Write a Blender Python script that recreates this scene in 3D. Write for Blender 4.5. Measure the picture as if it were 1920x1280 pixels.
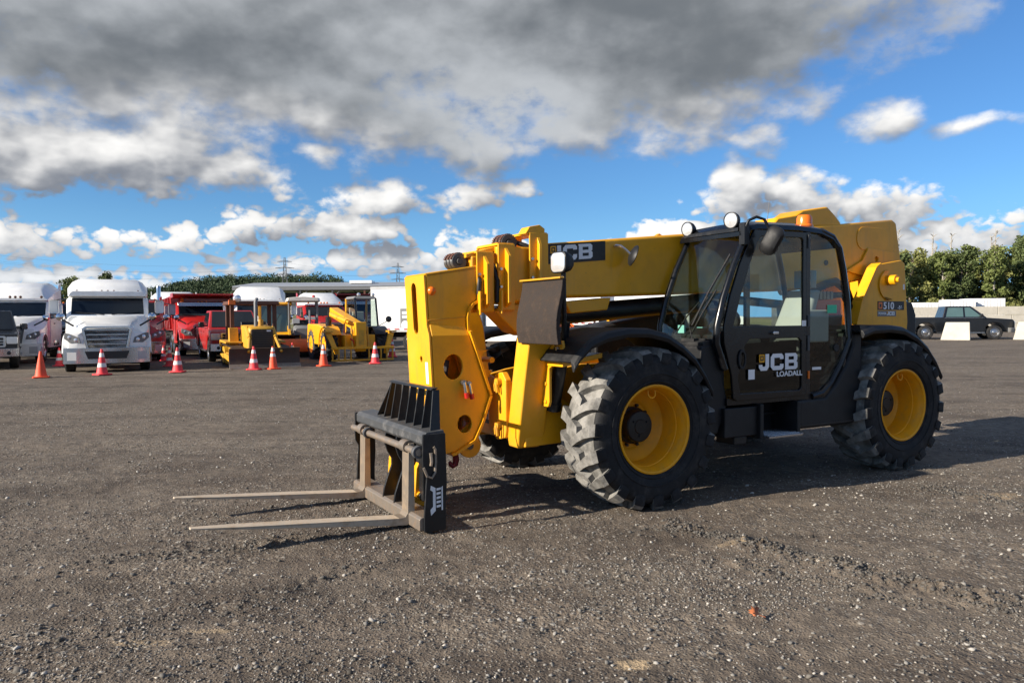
import bpy, bmesh, math, random
import numpy as np
from mathutils import Vector, Matrix, noise as mnoise
from mathutils.geometry import delaunay_2d_cdt
R = math.radians
random.seed(7); rng = np.random.default_rng(7)
for o in list(bpy.data.objects): bpy.data.objects.remove(o)
SC = bpy.context.scene; COL = SC.collection

# ---------------------------------------------------------------- camera
cam = bpy.data.cameras.new('camera'); camo = bpy.data.objects.new('camera', cam); COL.objects.link(camo)
cam.sensor_width = 36; cam.lens = 27.0; cam.clip_start = .05; cam.clip_end = 9000
camo.matrix_world = Matrix.Translation((0, 0, 1.49)) @ Matrix.Rotation(R(90 - 1.71), 4, 'X') @ Matrix.Rotation(R(-.40), 4, 'Z')
SC.camera = camo

# ---------------------------------------------------------------- sun, sky, exposure
SUN_EL = 24.0
SUN_DIR = Vector((-math.cos(R(26)) * math.cos(R(SUN_EL)), -math.sin(R(26)) * math.cos(R(SUN_EL)), math.sin(R(SUN_EL))))   # towards the sun: left, a little behind the camera
sl = bpy.data.lights.new('sun', 'SUN'); sl.energy = 5.0; sl.angle = R(.55); sl.color = (1, .90, .76)
so = bpy.data.objects.new('sun', sl); COL.objects.link(so); so.rotation_euler = SUN_DIR.to_track_quat('Z', 'Y').to_euler()
so.location = (-20, -8, 30)
SC.view_settings.view_transform = 'Standard'; SC.view_settings.look = 'None'; SC.view_settings.gamma = 1
SC.view_settings.use_curve_mapping = False; SC.view_settings.exposure = 0.84

class NT:
    """small helper to write node maths as expressions"""
    def __init__(s, tree): s.t = tree
    def new(s, typ, **kw):
        n = s.t.nodes.new(typ)
        for k, v in kw.items(): setattr(n, k, v)
        return n
    def put(s, sock, v):
        if v is None: return
        if isinstance(v, bpy.types.NodeSocket): s.t.links.new(v, sock)
        else:
            try: sock.default_value = v
            except Exception: sock.default_value = tuple(v) + (1,)
    def m(s, op, a, b=None, c=None, clamp=False):
        n = s.new('ShaderNodeMath', operation=op, use_clamp=clamp)
        for i, v in enumerate((a, b, c)): s.put(n.inputs[i], v)
        return n.outputs[0]
    def add(s, a, b): return s.m('ADD', a, b)
    def sub(s, a, b): return s.m('SUBTRACT', a, b)
    def mul(s, a, b): return s.m('MULTIPLY', a, b)
    def mad(s, a, b, c): return s.m('MULTIPLY_ADD', a, b, c)
    def mx(s, a, b): return s.m('MAXIMUM', a, b)
    def mn(s, a, b): return s.m('MINIMUM', a, b)
    def rng(s, v, a, b, c=0., d=1., smooth=True):
        n = s.new('ShaderNodeMapRange', interpolation_type='SMOOTHSTEP' if smooth else 'LINEAR')
        for i, x in enumerate((v, a, b, c, d)): s.put(n.inputs[i], x)
        return n.outputs[0]
    def noise(s, vec, scale, detail=2., rough=.5, dist=0., lac=2.):
        n = s.new('ShaderNodeTexNoise'); s.put(n.inputs['Vector'], vec); s.put(n.inputs['Scale'], scale)
        s.put(n.inputs['Detail'], detail); s.put(n.inputs['Roughness'], rough); s.put(n.inputs['Distortion'], dist); s.put(n.inputs['Lacunarity'], lac)
        return n.outputs[0]
    def vor(s, vec, scale, out='Distance', feat='F1', rnd=1.):
        n = s.new('ShaderNodeTexVoronoi', feature=feat); s.put(n.inputs['Vector'], vec); s.put(n.inputs['Scale'], scale); s.put(n.inputs['Randomness'], rnd)
        return n.outputs[out]
    def mix(s, f, a, b, mode='MIX'):
        n = s.new('ShaderNodeMix', data_type='RGBA', blend_type=mode); s.put(n.inputs[0], f); s.put(n.inputs[6], a); s.put(n.inputs[7], b)
        return n.outputs[2]
    def vmul(s, v, k):
        n = s.new('ShaderNodeVectorMath', operation='MULTIPLY'); s.put(n.inputs[0], v); n.inputs[1].default_value = k; return n.outputs[0]
    def vadd(s, v, k):
        n = s.new('ShaderNodeVectorMath', operation='ADD'); s.put(n.inputs[0], v); s.put(n.inputs[1], k); return n.outputs[0]
    def xyz(s, v):
        n = s.new('ShaderNodeSeparateXYZ'); s.put(n.inputs[0], v); return n.outputs

wd = bpy.data.worlds.new('World'); SC.world = wd; wd.use_nodes = True
wt = wd.node_tree; wt.nodes.clear(); W = NT(wt)
sky = W.new('ShaderNodeTexSky', sky_type='NISHITA', sun_disc=False, sun_elevation=R(SUN_EL), altitude=200, air_density=1.0, dust_density=.35, ozone_density=2.6)
sky.sun_rotation = math.atan2(SUN_DIR.x, SUN_DIR.y)
dirv = W.new('ShaderNodeTexCoord').outputs['Generated']
# cloud banks as broad ellipses in compass bearing and elevation (degrees): bearing, elevation, half widths, weight
BANKS = [
 (-20, 20.5, 30, 8.8, 1.7), (4, 20.6, 26, 7.6, 1.7), (-5, 14.6, 10, 4.0, .9), (20, 23.8, 17, 5.6, 1.0), (-34, 16.5, 12, 4.5, .8),   # high dark deck
 (12, 15.4, 9.5, 3.8, .9), (4, 13.9, 6, 2.4, .7), (19, 15.4, 4.4, 3.4, .8), (24.8, 12.6, 3.4, 1.7, .8), (17.3, 11.7, 3.0, 1.3, .62),   # broken cloud right of centre
 (31.5, 11.4, 3.6, .8, .55),
 (-29, 10.7, 10.5, 3.0, 1.05), (-20.6, 10.2, 4.4, 1.8, .8), (-35, 10.6, 9, 3.2, 1.05),                                     # white cumulus at left
 (-8.6, 9.0, 5.6, 1.5, .9), (-4.0, 9.4, 3.4, 1.4, .85), (-.2, 9.8, 2.0, .9, .7), (-15.8, 6.6, 5.4, 1.5, .95), (-11.2, 6.9, 3.2, 1.2, .85), (-19.6, 6.2, 2.2, .8, .7), (-13.6, 11.3, 2.2, .6, .35), (-9.2, 12.2, 1.8, 1.0, .4),
 (-32.5, 5.2, 5.2, 1.4, .9), (-27.5, 5.1, 3.6, 1.1, .8), (-22.8, 5.8, 1.6, 1.1, .9), (-14.5, 4.0, 7.0, 1.1, .8), (-8.5, 4.4, 5.0, 1.4, .9), (-2.5, 4.9, 4.4, 1.6, .95), (2.5, 4.8, 3.5, 1.6, .9), (-30, 2.6, 8, .9, .8),
 (16.0, 8.7, 3.2, 2.2, 1.05), (20.4, 8.0, 3.0, 2.0, 1.0), (13.5, 5.6, 5.6, 1.6, .95), (26.6, 6.8, 4.4, 2.0, 1.0), (31.5, 5.3, 5.6, 2.1, 1.0), (22, 4.6, 10, 2.4, 1.1), (36, 6.8, 2.6, 1.2, .7)]
wv = W.vmul(dirv, (6, 6, 11))
nz = W.new('ShaderNodeTexNoise'); W.put(nz.inputs['Vector'], wv); W.put(nz.inputs['Scale'], 1.); W.put(nz.inputs['Detail'], 3.)
wr, wg, wb = W.xyz(nz.outputs[1])
X_, Y_, Z_ = W.xyz(dirv)
AZ = W.mad(W.m('ARCTAN2', X_, Y_), 57.2958, W.mul(W.sub(wr, .5), 8.0))
EL0 = W.mul(W.m('ARCSINE', W.mn(W.mx(Z_, -1.), 1.)), 57.2958)
EL = W.mad(W.sub(wg, .5), W.rng(EL0, 2., 14., 2.3, 5.0), EL0)      # ragged outlines, flatter towards the horizon
lowf = W.noise(W.vmul(dirv, (3.2, 3.2, 6.)), 1.0, 3., .5)
far = W.mad(lowf, 5.2, -2.45)                                # beyond the frame the same broken cloud goes on all round
away = W.mx(W.rng(W.m('ABSOLUTE', AZ), 36., 46.), W.rng(EL, 25., 31.))
AE = W.new('ShaderNodeCombineXYZ'); wt.links.new(AZ, AE.inputs[0]); wt.links.new(EL, AE.inputs[1]); AE = AE.outputs[0]
def cloud_field(da, de):
    f = None
    for a, e, ra, re, wgt in BANKS:
        n = W.new('ShaderNodeVectorMath', operation='MULTIPLY_ADD'); wt.links.new(AE, n.inputs[0])
        n.inputs[1].default_value = (1 / ra, 1 / re, 0); n.inputs[2].default_value = ((da - a) / ra, (de - e) / re, 0)
        q = W.new('ShaderNodeVectorMath', operation='DOT_PRODUCT'); wt.links.new(n.outputs[0], q.inputs[0]); wt.links.new(n.outputs[0], q.inputs[1])
        b = W.mad(q.outputs['Value'], -wgt, wgt)
        f = b if f is None else W.mx(f, b)
    f = W.add(W.mul(f, W.sub(1.0, away)), W.mul(far, away))
    return W.mn(W.mx(f, -1.6), 1.8)
def puffs(off):
    v = W.vadd(W.vmul(dirv, (1, 1, 1.6)), off)
    p1 = W.m('ABSOLUTE', W.mad(W.noise(v, 15., 1.), 2., -1.))
    return W.add(W.mul(p1, .50), W.mul(W.noise(v, 8., 4., .55), 1.9))
fine = W.mul(W.sub(W.noise(W.vmul(dirv, (1, 1, 1.6)), 40., 5., .64), .5), .72)
f0 = cloud_field(0, 0); p0 = puffs((0, 0, 0)); low = W.rng(EL0, 12., 5.); bumps = W.mad(W.m('ABSOLUTE', W.mad(W.noise(W.vmul(dirv, (1, 1, 1.35)), 46., 1.), 2., -1.)), 1.15, -.27)      # small round heads on the distant banks
fine = W.add(W.mul(fine, W.mad(low, 1.1, 1.)), W.mul(bumps, low)); d0 = W.add(W.mad(f0, .60, fine), W.mul(W.sub(p0, 1.02), W.rng(EL0, 9., 18., 1., .65)))
f1 = cloud_field(-1.0, 1.2); p1 = puffs((-.012, 0, .032)); df = W.add(W.mul(W.sub(f0, f1), .42), W.mul(W.sub(p0, p1), 1.0))
alpha = W.mul(W.rng(d0, -.08, W.rng(EL0, 4., 15., .26, .62)), W.rng(EL0, -1., 1.))
lit = W.rng(W.mul(W.mad(fine, .30, df), W.rng(EL0, 9., 16., 1., .72)), -.46, .66)                  # thinner towards the sun than here: a lit flank
cz = W.mul(W.add(AZ, 1.), 1 / 11.); bulge = W.m('POWER', 2.718, W.mul(W.mul(cz, cz), -1.))     # the deck hangs lowest in the middle
deck = W.rng(W.mad(bulge, 4.2, W.mad(W.sub(wb, .5), 5., EL)), 13.2, 17.0)
col = W.mix(lit, (2.0, 2.2, 2.6), (8.9, 8.8, 8.6))
dkc = W.mix(W.rng(W.add(W.mul(df, .10), W.mad(fine, .10, lowf)), .36, .68), (1.38, 1.55, 1.74), (4.5, 4.75, 5.05))
col = W.mix(W.mul(W.rng(d0, .0, .6), W.mul(deck, .95)), col, dkc)
col = W.mix(W.rng(EL0, 6.5, 1., 0., .55), col, (6.0, 6.6, 7.4))   # far banks sink into the haze of the air
skyc = W.mix(1.0, W.mix(W.rng(EL0, 9., 0.), sky.outputs[0], (4.0, 5.6, 7.0)), (.54, .87, 1.20), 'MULTIPLY')
outc = W.mix(alpha, skyc, col)
bg = W.new('ShaderNodeBackground'); wt.links.new(outc, bg.inputs[0]); bg.inputs[1].default_value = .066
wt.links.new(bg.outputs[0], W.new('ShaderNodeOutputWorld').inputs[0])
wd.cycles.sampling_method = 'MANUAL'; wd.cycles.sample_map_resolution = 512

# ---------------------------------------------------------------- materials
SC.cycles.use_denoising = True
SC.cycles.max_bounces = 6; SC.cycles.diffuse_bounces = 3; SC.cycles.glossy_bounces = 3; SC.cycles.transmission_bounces = 6; SC.cycles.transparent_max_bounces = 12
SC.cycles.sample_clamp_indirect = 6; SC.cycles.caustics_reflective = False; SC.cycles.caustics_refractive = False
MATS = {}
def mat(name, col, rough=.5, metal=0., spec=.5, dirt=None, dirt_amt=.35, dirt_scale=3., bump=0., bump_scale=60., coat=0., var=.06, emit=None, streak=0.):
    """plain painted / rubber / metal surface: colour drifts a little, dirt gathers in patches, roughness follows the dirt"""
    m = bpy.data.materials.new(name); m.use_nodes = True; t = m.node_tree; N = NT(t); bs = t.nodes['Principled BSDF']
    co = N.new('ShaderNodeTexCoord').outputs['Object']
    n1 = N.noise(co, dirt_scale, 5., .6)
    c = N.mix(N.rng(n1, .3, .7), tuple(x * (1 - var) for x in col) + (1,), tuple(min(1, x * (1 + var)) for x in col) + (1,))
    r = rough
    if dirt is not None:
        n2 = N.noise(N.vadd(co, (3.1, 7.7, 1.3)), dirt_scale * 1.7, 7., .68)
        d = N.mul(N.rng(n2, .46, .74), dirt_amt)
        c = N.mix(d, c, tuple(dirt) + (1,)); r = N.mad(d, .5, rough)
    if streak:      # run-down grime, rubbed patches and small chips
        n3 = N.noise(N.vmul(co, (9, 9, 1.1)), 1., 5., .6); c = N.mix(N.mul(N.rng(n3, .52, .78), streak), c, (.24, .15, .06, 1))
        n4 = N.noise(co, 46., 3., .7); c = N.mix(N.mul(N.rng(n4, .66, .72), streak * 1.3), c, (.10, .06, .03, 1))
        n5 = N.noise(N.vadd(co, (5, 2, 8)), 1.6, 4., .6); c = N.mix(N.mul(N.rng(n5, .50, .75), streak * .55), c, (.62, .42, .14, 1))
    N.put(bs.inputs['Base Color'], c); N.put(bs.inputs['Roughness'], r); N.put(bs.inputs['Metallic'], metal)
    bs.inputs['Specular IOR Level'].default_value = spec; bs.inputs['Coat Weight'].default_value = coat; bs.inputs['Coat Roughness'].default_value = .12
    if bump:
        b = N.new('ShaderNodeBump'); b.inputs['Strength'].default_value = bump; b.inputs['Distance'].default_value = .01
        t.links.new(N.noise(co, bump_scale, 4., .6), b.inputs['Height']); t.links.new(b.outputs[0], bs.inputs['Normal'])
    if emit: bs.inputs['Emission Color'].default_value = tuple(emit[0]) + (1,); bs.inputs['Emission Strength'].default_value = emit[1]
    MATS[name] = m; return m
DUST = (.22, .19, .155)
mat('yellow', (.80, .37, .006), .42, spec=.35, dirt=(.34, .19, .04), dirt_amt=.24, dirt_scale=2.2, coat=.2, streak=.32)
mat('yellow_worn', (.62, .30, .012), .48, dirt=(.20, .13, .06), dirt_amt=.5, dirt_scale=5.)
mat('yellow_old', (.58, .30, .02), .5, dirt=(.16, .10, .05), dirt_amt=.6, dirt_scale=3.)
mat('rim_yellow', (.86, .365, .006), .45, spec=.3, dirt=(.28, .2, .1), dirt_amt=.25, dirt_scale=5., streak=.25)
mat('black_paint', (.009, .010, .012), .38, spec=.4, dirt=(.07, .065, .06), dirt_amt=.35, dirt_scale=4.)
mat('black_plastic', (.009, .0095, .011), .5, spec=.35, dirt=(.07, .066, .06), dirt_amt=.35, dirt_scale=3., bump=.05)
mat('cab_black', (.004, .0045, .006), .25, spec=.4, coat=.15, dirt=(.05, .05, .045), dirt_amt=.18)
mat('rubber', (.013, .0135, .015), .72, spec=.3, dirt=(.09, .083, .075), dirt_amt=.55, dirt_scale=5., bump=.25, bump_scale=40.)
mat('rubber_old', (.030, .030, .031), .85, dirt=(.16, .15, .135), dirt_amt=.6, dirt_scale=4., bump=.25)
def tread_mat():
    m = bpy.data.materials.new('tread'); m.use_nodes = True; t = m.node_tree; N = NT(t); bs = t.nodes['Principled BSDF']
    co = N.new('ShaderNodeTexCoord').outputs['Object']; n = N.noise(co, 9., 7., .65)
    N.put(bs.inputs['Base Color'], N.mix(N.rng(n, .33, .66), (.10, .096, .088), (.255, .245, .225))); bs.inputs['Roughness'].default_value = .9
    b = N.new('ShaderNodeBump'); b.inputs['Strength'].default_value = .4; b.inputs['Distance'].default_value = .01; t.links.new(N.noise(co, 55., 4., .6), b.inputs['Height']); t.links.new(b.outputs[0], bs.inputs['Normal'])
    MATS['tread'] = m
tread_mat()
mat('steel_dark', (.075, .078, .082), .5, .4, dirt=(.22, .21, .2), dirt_amt=.5, dirt_scale=6.)
mat('steel_bare', (.26, .22, .18), .45, .55, dirt=(.22, .13, .07), dirt_amt=.7, dirt_scale=9., bump=.15, bump_scale=70.)
mat('fork_shank', (.20, .16, .12), .55, .2, dirt=(.32, .22, .13), dirt_amt=.5, dirt_scale=8., bump=.1)
mat('fork_steel', (.52, .43, .32), .55, .15, dirt=(.30, .19, .10), dirt_amt=.6, dirt_scale=6., bump=.1)
mat('rust_pad', (.024, .016, .012), .85, dirt=(.065, .045, .033), dirt_amt=.7, dirt_scale=9., bump=.5, bump_scale=45.)
mat('chrome', (.62, .63, .65), .14, 1.)
mat('polished', (.46, .47, .49), .22, .95, dirt=(.25, .23, .2), dirt_amt=.3)
mat('car_black', (.006, .007, .009), .25, spec=.5, coat=.35)
mat('reflection_tone_glass', (.07, .12, .12), .05, spec=.7)  # teal base colour stands in for a bright reflection on the panes
mat('white', (.80, .80, .78), .30, coat=.4, dirt=(.5, .47, .42), dirt_amt=.18)
mat('white_box', (.80, .80, .79), .5, dirt=(.55, .52, .48), dirt_amt=.25, dirt_scale=.8)
mat('white_print', (.80, .80, .80), .5)
mat('red', (.42, .014, .012), .32, coat=.4, dirt=(.2, .06, .05), dirt_amt=.25)
mat('red_dark', (.16, .012, .014), .4, dirt=(.1, .05, .04), dirt_amt=.3)
mat('red_hook', (.26, .012, .02), .45, dirt=(.1, .04, .04), dirt_amt=.5)
mat('orange', (.72, .13, .015), .5, dirt=(.3, .14, .07), dirt_amt=.35)
mat('cone_orange', (.85, .085, .025), .6, dirt=(.4, .1, .06), dirt_amt=.3)
mat('cone_pink', (.78, .05, .06), .6, dirt=(.4, .1, .08), dirt_amt=.3)
mat('cone_white', (.76, .72, .68), .55, dirt=(.4, .36, .3), dirt_amt=.35, dirt_scale=8.)
mat('blue_dark', (.014, .03, .075), .35, coat=.3)
mat('blue_bright', (.02, .10, .42), .5)
mat('grey_mid', (.16, .165, .17), .5, dirt=(.1, .09, .08), dirt_amt=.4)
mat('grey_light', (.42, .43, .44), .5, dirt=(.3, .28, .25), dirt_amt=.3)
mat('grey_plastic', (.30, .31, .30), .6)
mat('concrete', (.52, .485, .41), .85, dirt=(.34, .31, .26), dirt_amt=.5, dirt_scale=1.6, bump=.3, bump_scale=20.)
mat('brown_rops', (.11, .040, .022), .6, dirt=(.06, .04, .03), dirt_amt=.5)
mat('brown_blade', (.055, .036, .026), .6, .2, dirt=(.13, .09, .06), dirt_amt=.6, dirt_scale=2.)
mat('canopy_white', (.70, .68, .62), .8, dirt=(.35, .32, .28), dirt_amt=.5)
mat('amber', (.75, .16, .01), .25)
mat('lamp_red', (.5, .02, .015), .25)
mat('lens', (.78, .80, .82), .12, .55)
mat('tail_dark', (.02, .02, .022), .2)
mat('seat_grey', (.34, .35, .34), .8)
mat('sticker_green', (.05, .55, .30), .5)
mat('sticker_cyan', (.25, .55, .52), .5)
mat('shed_roof', (.33, .35, .38), .45, .3, dirt=(.25, .25, .25), dirt_amt=.2)
mat('shed_dark', (.05, .055, .06), .6)
mat('bark', (.16, .125, .095), .9, dirt=(.30, .27, .23), dirt_amt=.6, dirt_scale=6.)
mat('bark_pale', (.36, .33, .28), .9, dirt=(.16, .13, .1), dirt_amt=.6, dirt_scale=6.)
mat('leaf_dry', (.42, .13, .045), .7)
def glass(name, tint, alpha, rough=.03):
    """window pane: a thin sheet that lets a share of the light through and mirrors the sky by Fresnel"""
    m = bpy.data.materials.new(name); m.use_nodes = True; t = m.node_tree; N = NT(t); t.nodes.remove(t.nodes['Principled BSDF'])
    tr = N.new('ShaderNodeBsdfTransparent'); tr.inputs[0].default_value = tuple(tint) + (1,)
    gl = N.new('ShaderNodeBsdfGlossy'); gl.inputs['Roughness'].default_value = rough; gl.inputs[0].default_value = (.9, .95, 1, 1)
    ge = N.new('ShaderNodeNewGeometry'); dt = N.new('ShaderNodeVectorMath', operation='DOT_PRODUCT'); t.links.new(ge.outputs['Normal'], dt.inputs[0]); t.links.new(ge.outputs['Incoming'], dt.inputs[1])
    fr = N.mad(N.m('POWER', N.sub(1.0, N.m('ABSOLUTE', dt.outputs['Value'])), 5.), .92, .055)
    mx = N.new('ShaderNodeMixShader'); N.put(mx.inputs[0], N.add(fr, alpha))
    t.links.new(tr.outputs[0], mx.inputs[1]); t.links.new(gl.outputs[0], mx.inputs[2]); t.links.new(mx.outputs[0], t.nodes['Material Output'].inputs[0]); MATS[name] = m
glass('cab_glass', (.78, .85, .80), .0)
glass('door_glass', (.16, .18, .16), .0)
mat('dark_glass', (.006, .010, .016), .05, spec=.45)
mat('tint_glass', (.016, .028, .034), .06, spec=.5)

# ---------------------------------------------------------------- mesh helpers
class MB:
    def __init__(s): s.v = []; s.f = []; s.mi = []; s.cur = 0
    def add(s, vs, fs):
        o = len(s.v); s.v += [tuple(map(float, p)) for p in vs]; s.f += [tuple(i + o for i in f) for f in fs]; s.mi += [s.cur] * len(fs); return s
    def box(s, x0, x1, y0, y1, z0, z1):
        return s.add([(x, y, z) for z in (z0, z1) for x, y in ((x0, y0), (x1, y0), (x1, y1), (x0, y1))],
                     [(3, 2, 1, 0), (4, 5, 6, 7), (0, 1, 5, 4), (1, 2, 6, 5), (2, 3, 7, 6), (3, 0, 4, 7)])
    def hexa(s, p):     # 8 points: bottom ring then top ring
        return s.add(p, [(3, 2, 1, 0), (4, 5, 6, 7), (0, 1, 5, 4), (1, 2, 6, 5), (2, 3, 7, 6), (3, 0, 4, 7)])
    def prism(s, poly, a0, a1, ax='y', holes=()):
        """outline in the plane across axis ax, between a0 and a1; holes are cut through"""
        def P(u, v, a): return {'y': (u, a, v), 'x': (a, u, v), 'z': (u, v, a)}[ax]
        if not holes:
            n = len(poly)
            return s.add([P(u, v, a0) for u, v in poly] + [P(u, v, a1) for u, v in poly],
                         [tuple(range(n)), tuple(range(2 * n - 1, n - 1, -1))] + [(i, n + i, n + (i + 1) % n, (i + 1) % n) for i in range(n)])
        loops = [poly] + list(holes); pts = [Vector(p) for l in loops for p in l]; fl = []; k = 0
        for l in loops: fl.append(list(range(k, k + len(l)))); k += len(l)
        vs, ed, fs, ov, oe, of = delaunay_2d_cdt(pts, [], fl, 2, 1e-6)
        n = len(vs); keep = []
        for f in fs: keep.append(tuple(f))
        s.add([P(p.x, p.y, a0) for p in vs] + [P(p.x, p.y, a1) for p in vs], keep + [tuple(n + i for i in reversed(f)) for f in keep])
        for l in loops:
            m = len(l); s.add([P(u, v, a0) for u, v in l] + [P(u, v, a1) for u, v in l], [(i, m + i, m + (i + 1) % m, (i + 1) % m) for i in range(m)])
        return s
    def cyl(s, p0, p1, r0, r1=None, n=16, caps=True):
        r1 = r0 if r1 is None else r1; p0 = Vector(p0); p1 = Vector(p1); d = (p1 - p0).normalized()
        a = d.orthogonal().normalized(); b = d.cross(a)
        vs = [p + (a * math.cos(t) + b * math.sin(t)) * r for p, r in ((p0, r0), (p1, r1)) for t in (2 * math.pi * i / n for i in range(n))]
        fs = [(i, (i + 1) % n, n + (i + 1) % n, n + i) for i in range(n)]
        if caps: fs += [tuple(range(n - 1, -1, -1)), tuple(range(n, 2 * n))]
        return s.add(vs, fs)
    def tube(s, path, r, n=8):
        path = [Vector(p) for p in path]; rings = []; a = None
        rr = r if isinstance(r, (list, tuple)) else [r] * len(path)
        for i, p in enumerate(path):
            d = (path[min(i + 1, len(path) - 1)] - path[max(i - 1, 0)]).normalized()
            a = d.orthogonal().normalized() if a is None else (a - d * a.dot(d)).normalized(); b = d.cross(a)
            rings += [p + (a * math.cos(t) + b * math.sin(t)) * rr[i] for t in (2 * math.pi * k / n for k in range(n))]
        fs = [(i * n + k, i * n + (k + 1) % n, (i + 1) * n + (k + 1) % n, (i + 1) * n + k) for i in range(len(path) - 1) for k in range(n)]
        m = len(path); fs += [tuple(range(n - 1, -1, -1)), tuple(range((m - 1) * n, m * n))]
        return s.add(rings, fs)
    def lathe(s, prof, c=(0, 0, 0), ax='y', n=48, a0=0., a1=2 * math.pi):
        """profile of (radius, along-axis) spun round axis ax through c"""
        full = abs(a1 - a0 - 2 * math.pi) < 1e-6; k = n if full else n + 1; vs = []
        for i in range(k):
            t = a0 + (a1 - a0) * i / n; ct, st = math.cos(t), math.sin(t)
            for r, h in prof:
                vs.append({'y': (c[0] + r * ct, c[1] + h, c[2] + r * st), 'x': (c[0] + h, c[1] + r * ct, c[2] + r * st), 'z': (c[0] + r * ct, c[1] + r * st, c[2] + h)}[ax])
        m = len(prof)
        return s.add(vs, [(i * m + j, i * m + j + 1, ((i + 1) % k) * m + j + 1, ((i + 1) % k) * m + j) for i in range(n) for j in range(m - 1)])
    def loft(s, rings, caps=True):
        n = len(rings[0]); vs = [p for r in rings for p in r]
        fs = [(i * n + k, i * n + (k + 1) % n, (i + 1) * n + (k + 1) % n, (i + 1) * n + k) for i in range(len(rings) - 1) for k in range(n)]
        if caps: fs += [tuple(range(n - 1, -1, -1)), tuple(range((len(rings) - 1) * n, len(rings) * n))]
        return s.add(vs, fs)
    def quad(s, a, b, c, d, th=.0, nrm=None):
        if not th: return s.add([a, b, c, d], [(0, 1, 2, 3)])
        a, b, c, d = map(Vector, (a, b, c, d)); k = ((b - a).cross(d - a)).normalized() * th
        return s.hexa([a, b, c, d, a + k, b + k, c + k, d + k])
    def mesh(s, name, fix=True, angle=35):
        me = bpy.data.meshes.new(name); me.from_pydata(s.v, [], s.f); me.polygons.foreach_set('material_index', s.mi)
        if fix:
            bm = bmesh.new(); bm.from_mesh(me); bmesh.ops.remove_doubles(bm, verts=bm.verts, dist=1e-5); bmesh.ops.recalc_face_normals(bm, faces=bm.faces); bm.to_mesh(me); bm.free()
        me.polygons.foreach_set('use_smooth', [True] * len(me.polygons)); me.set_sharp_from_angle(angle=R(angle)); me.update(); return me
    def build(s, name, material, parent=None, bevel=0., label=None, angle=35, fix=True, seg=2):
        me = s.mesh(name, fix, angle)
        for x in (material if isinstance(material, (list, tuple)) else [material]): me.materials.append(MATS[x] if isinstance(x, str) else x)
        return link(name, me, parent, bevel, label, seg)
def link(name, me, parent=None, bevel=0., label=None, seg=2):
    o = bpy.data.objects.new(name, me); COL.objects.link(o); o.parent = parent
    if bevel:
        b = o.modifiers.new('bevel', 'BEVEL'); b.width = bevel; b.segments = seg; b.limit_method = 'ANGLE'; b.angle_limit = R(38); b.harden_normals = True
    if label: o['label'] = label
    return o
def thing(name, label, cat, loc=(0, 0, 0), rz=0., group=None, scale=1.):
    o = bpy.data.objects.new(name, None); COL.objects.link(o); o.location = loc; o.rotation_euler = (0, 0, rz); o.scale = (scale,) * 3
    o.empty_display_size = .2; return tag(o, label, cat, group)
def tag(o, label=None, cat=None, group=None, kind=None):
    if label: o['label'] = label
    if cat: o['category'] = cat
    if group: o['group'] = group
    if kind: o['kind'] = kind
    return o
def copy_tree(o, parent=None):
    c = o.copy(); COL.objects.link(c); c.parent = parent
    for ch in list(o.children): copy_tree(ch, c)
    return c
def circ(cx, cy, rx, ry=None, n=24, a0=0.): return [(cx + rx * math.cos(a0 + 2 * math.pi * i / n), cy + (ry or rx) * math.sin(a0 + 2 * math.pi * i / n)) for i in range(n)]
def rrect(x0, x1, y0, y1, r, k=4):
    out = []
    for cx, cy, a in ((x1 - r, y1 - r, 0), (x0 + r, y1 - r, 90), (x0 + r, y0 + r, 180), (x1 - r, y0 + r, 270)):
        out += [(cx + r * math.cos(R(a + 90 * i / k)), cy + r * math.sin(R(a + 90 * i / k))) for i in range(k + 1)]
    return out
def arc(cx, cy, r, d0, d1, n=8): return [(cx + r * math.cos(R(d0 + (d1 - d0) * i / n)), cy + r * math.sin(R(d0 + (d1 - d0) * i / n))) for i in range(n + 1)]
def lettering(name, txt, size, material, parent, loc, rot, sx=1., bold=.0, th=.002, align='LEFT'):
    """flat printed lettering, turned into a mesh"""
    cu = bpy.data.curves.new(name, 'FONT'); cu.body = txt; cu.size = size; cu.offset = bold; cu.extrude = th / 2; cu.align_x = align
    tmp = bpy.data.objects.new('tmp', cu); COL.objects.link(tmp); dg = bpy.context.evaluated_depsgraph_get(); dg.update()
    me = bpy.data.meshes.new_from_object(tmp.evaluated_get(dg)); bpy.data.objects.remove(tmp); me.name = name
    for v in me.vertices: v.co.x *= sx
    me.materials.clear(); me.materials.append(MATS[material]); o = link(name, me, parent); o.location = loc; o.rotation_euler = rot; return o

# ---------------------------------------------------------------- ground: one sheet from the camera's feet to the horizon
def hash2(ix, iy, seed):
    h = (ix.astype(np.int64) * 374761393 + iy.astype(np.int64) * 668265263 + seed * 982451653) & 0x7fffffff
    h = ((h ^ (h >> 13)) * 1274126177) & 0x7fffffff
    return ((h ^ (h >> 16)) & 0xffff) / 65535.
def vnoise(x, y, seed=0):
    ix, iy = np.floor(x), np.floor(y); fx, fy = x - ix, y - iy; fx = fx * fx * (3 - 2 * fx); fy = fy * fy * (3 - 2 * fy)
    a, b, c, d = hash2(ix, iy, seed), hash2(ix + 1, iy, seed), hash2(ix, iy + 1, seed), hash2(ix + 1, iy + 1, seed)
    return (a + (b - a) * fx) * (1 - fy) + (c + (d - c) * fx) * fy - .5
TRACKS = [((1.05, 5.55), (2.75, 3.70), .20, 1.0), ((1.20, 4.75), (2.25, 3.85), .10, .7), ((3.55, 6.7), (4.35, 5.55), .26, .9), ((-2.75, 4.6), (-1.15, 5.35), .20, .55), ((-2.2, 3.45), (-.7, 4.75), .16, .5),
          ((-6.6, 7.6), (-4.6, 9.6), .5, .5), ((-5.4, 14.2), (1.0, 15.4), .5, .5)]
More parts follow.
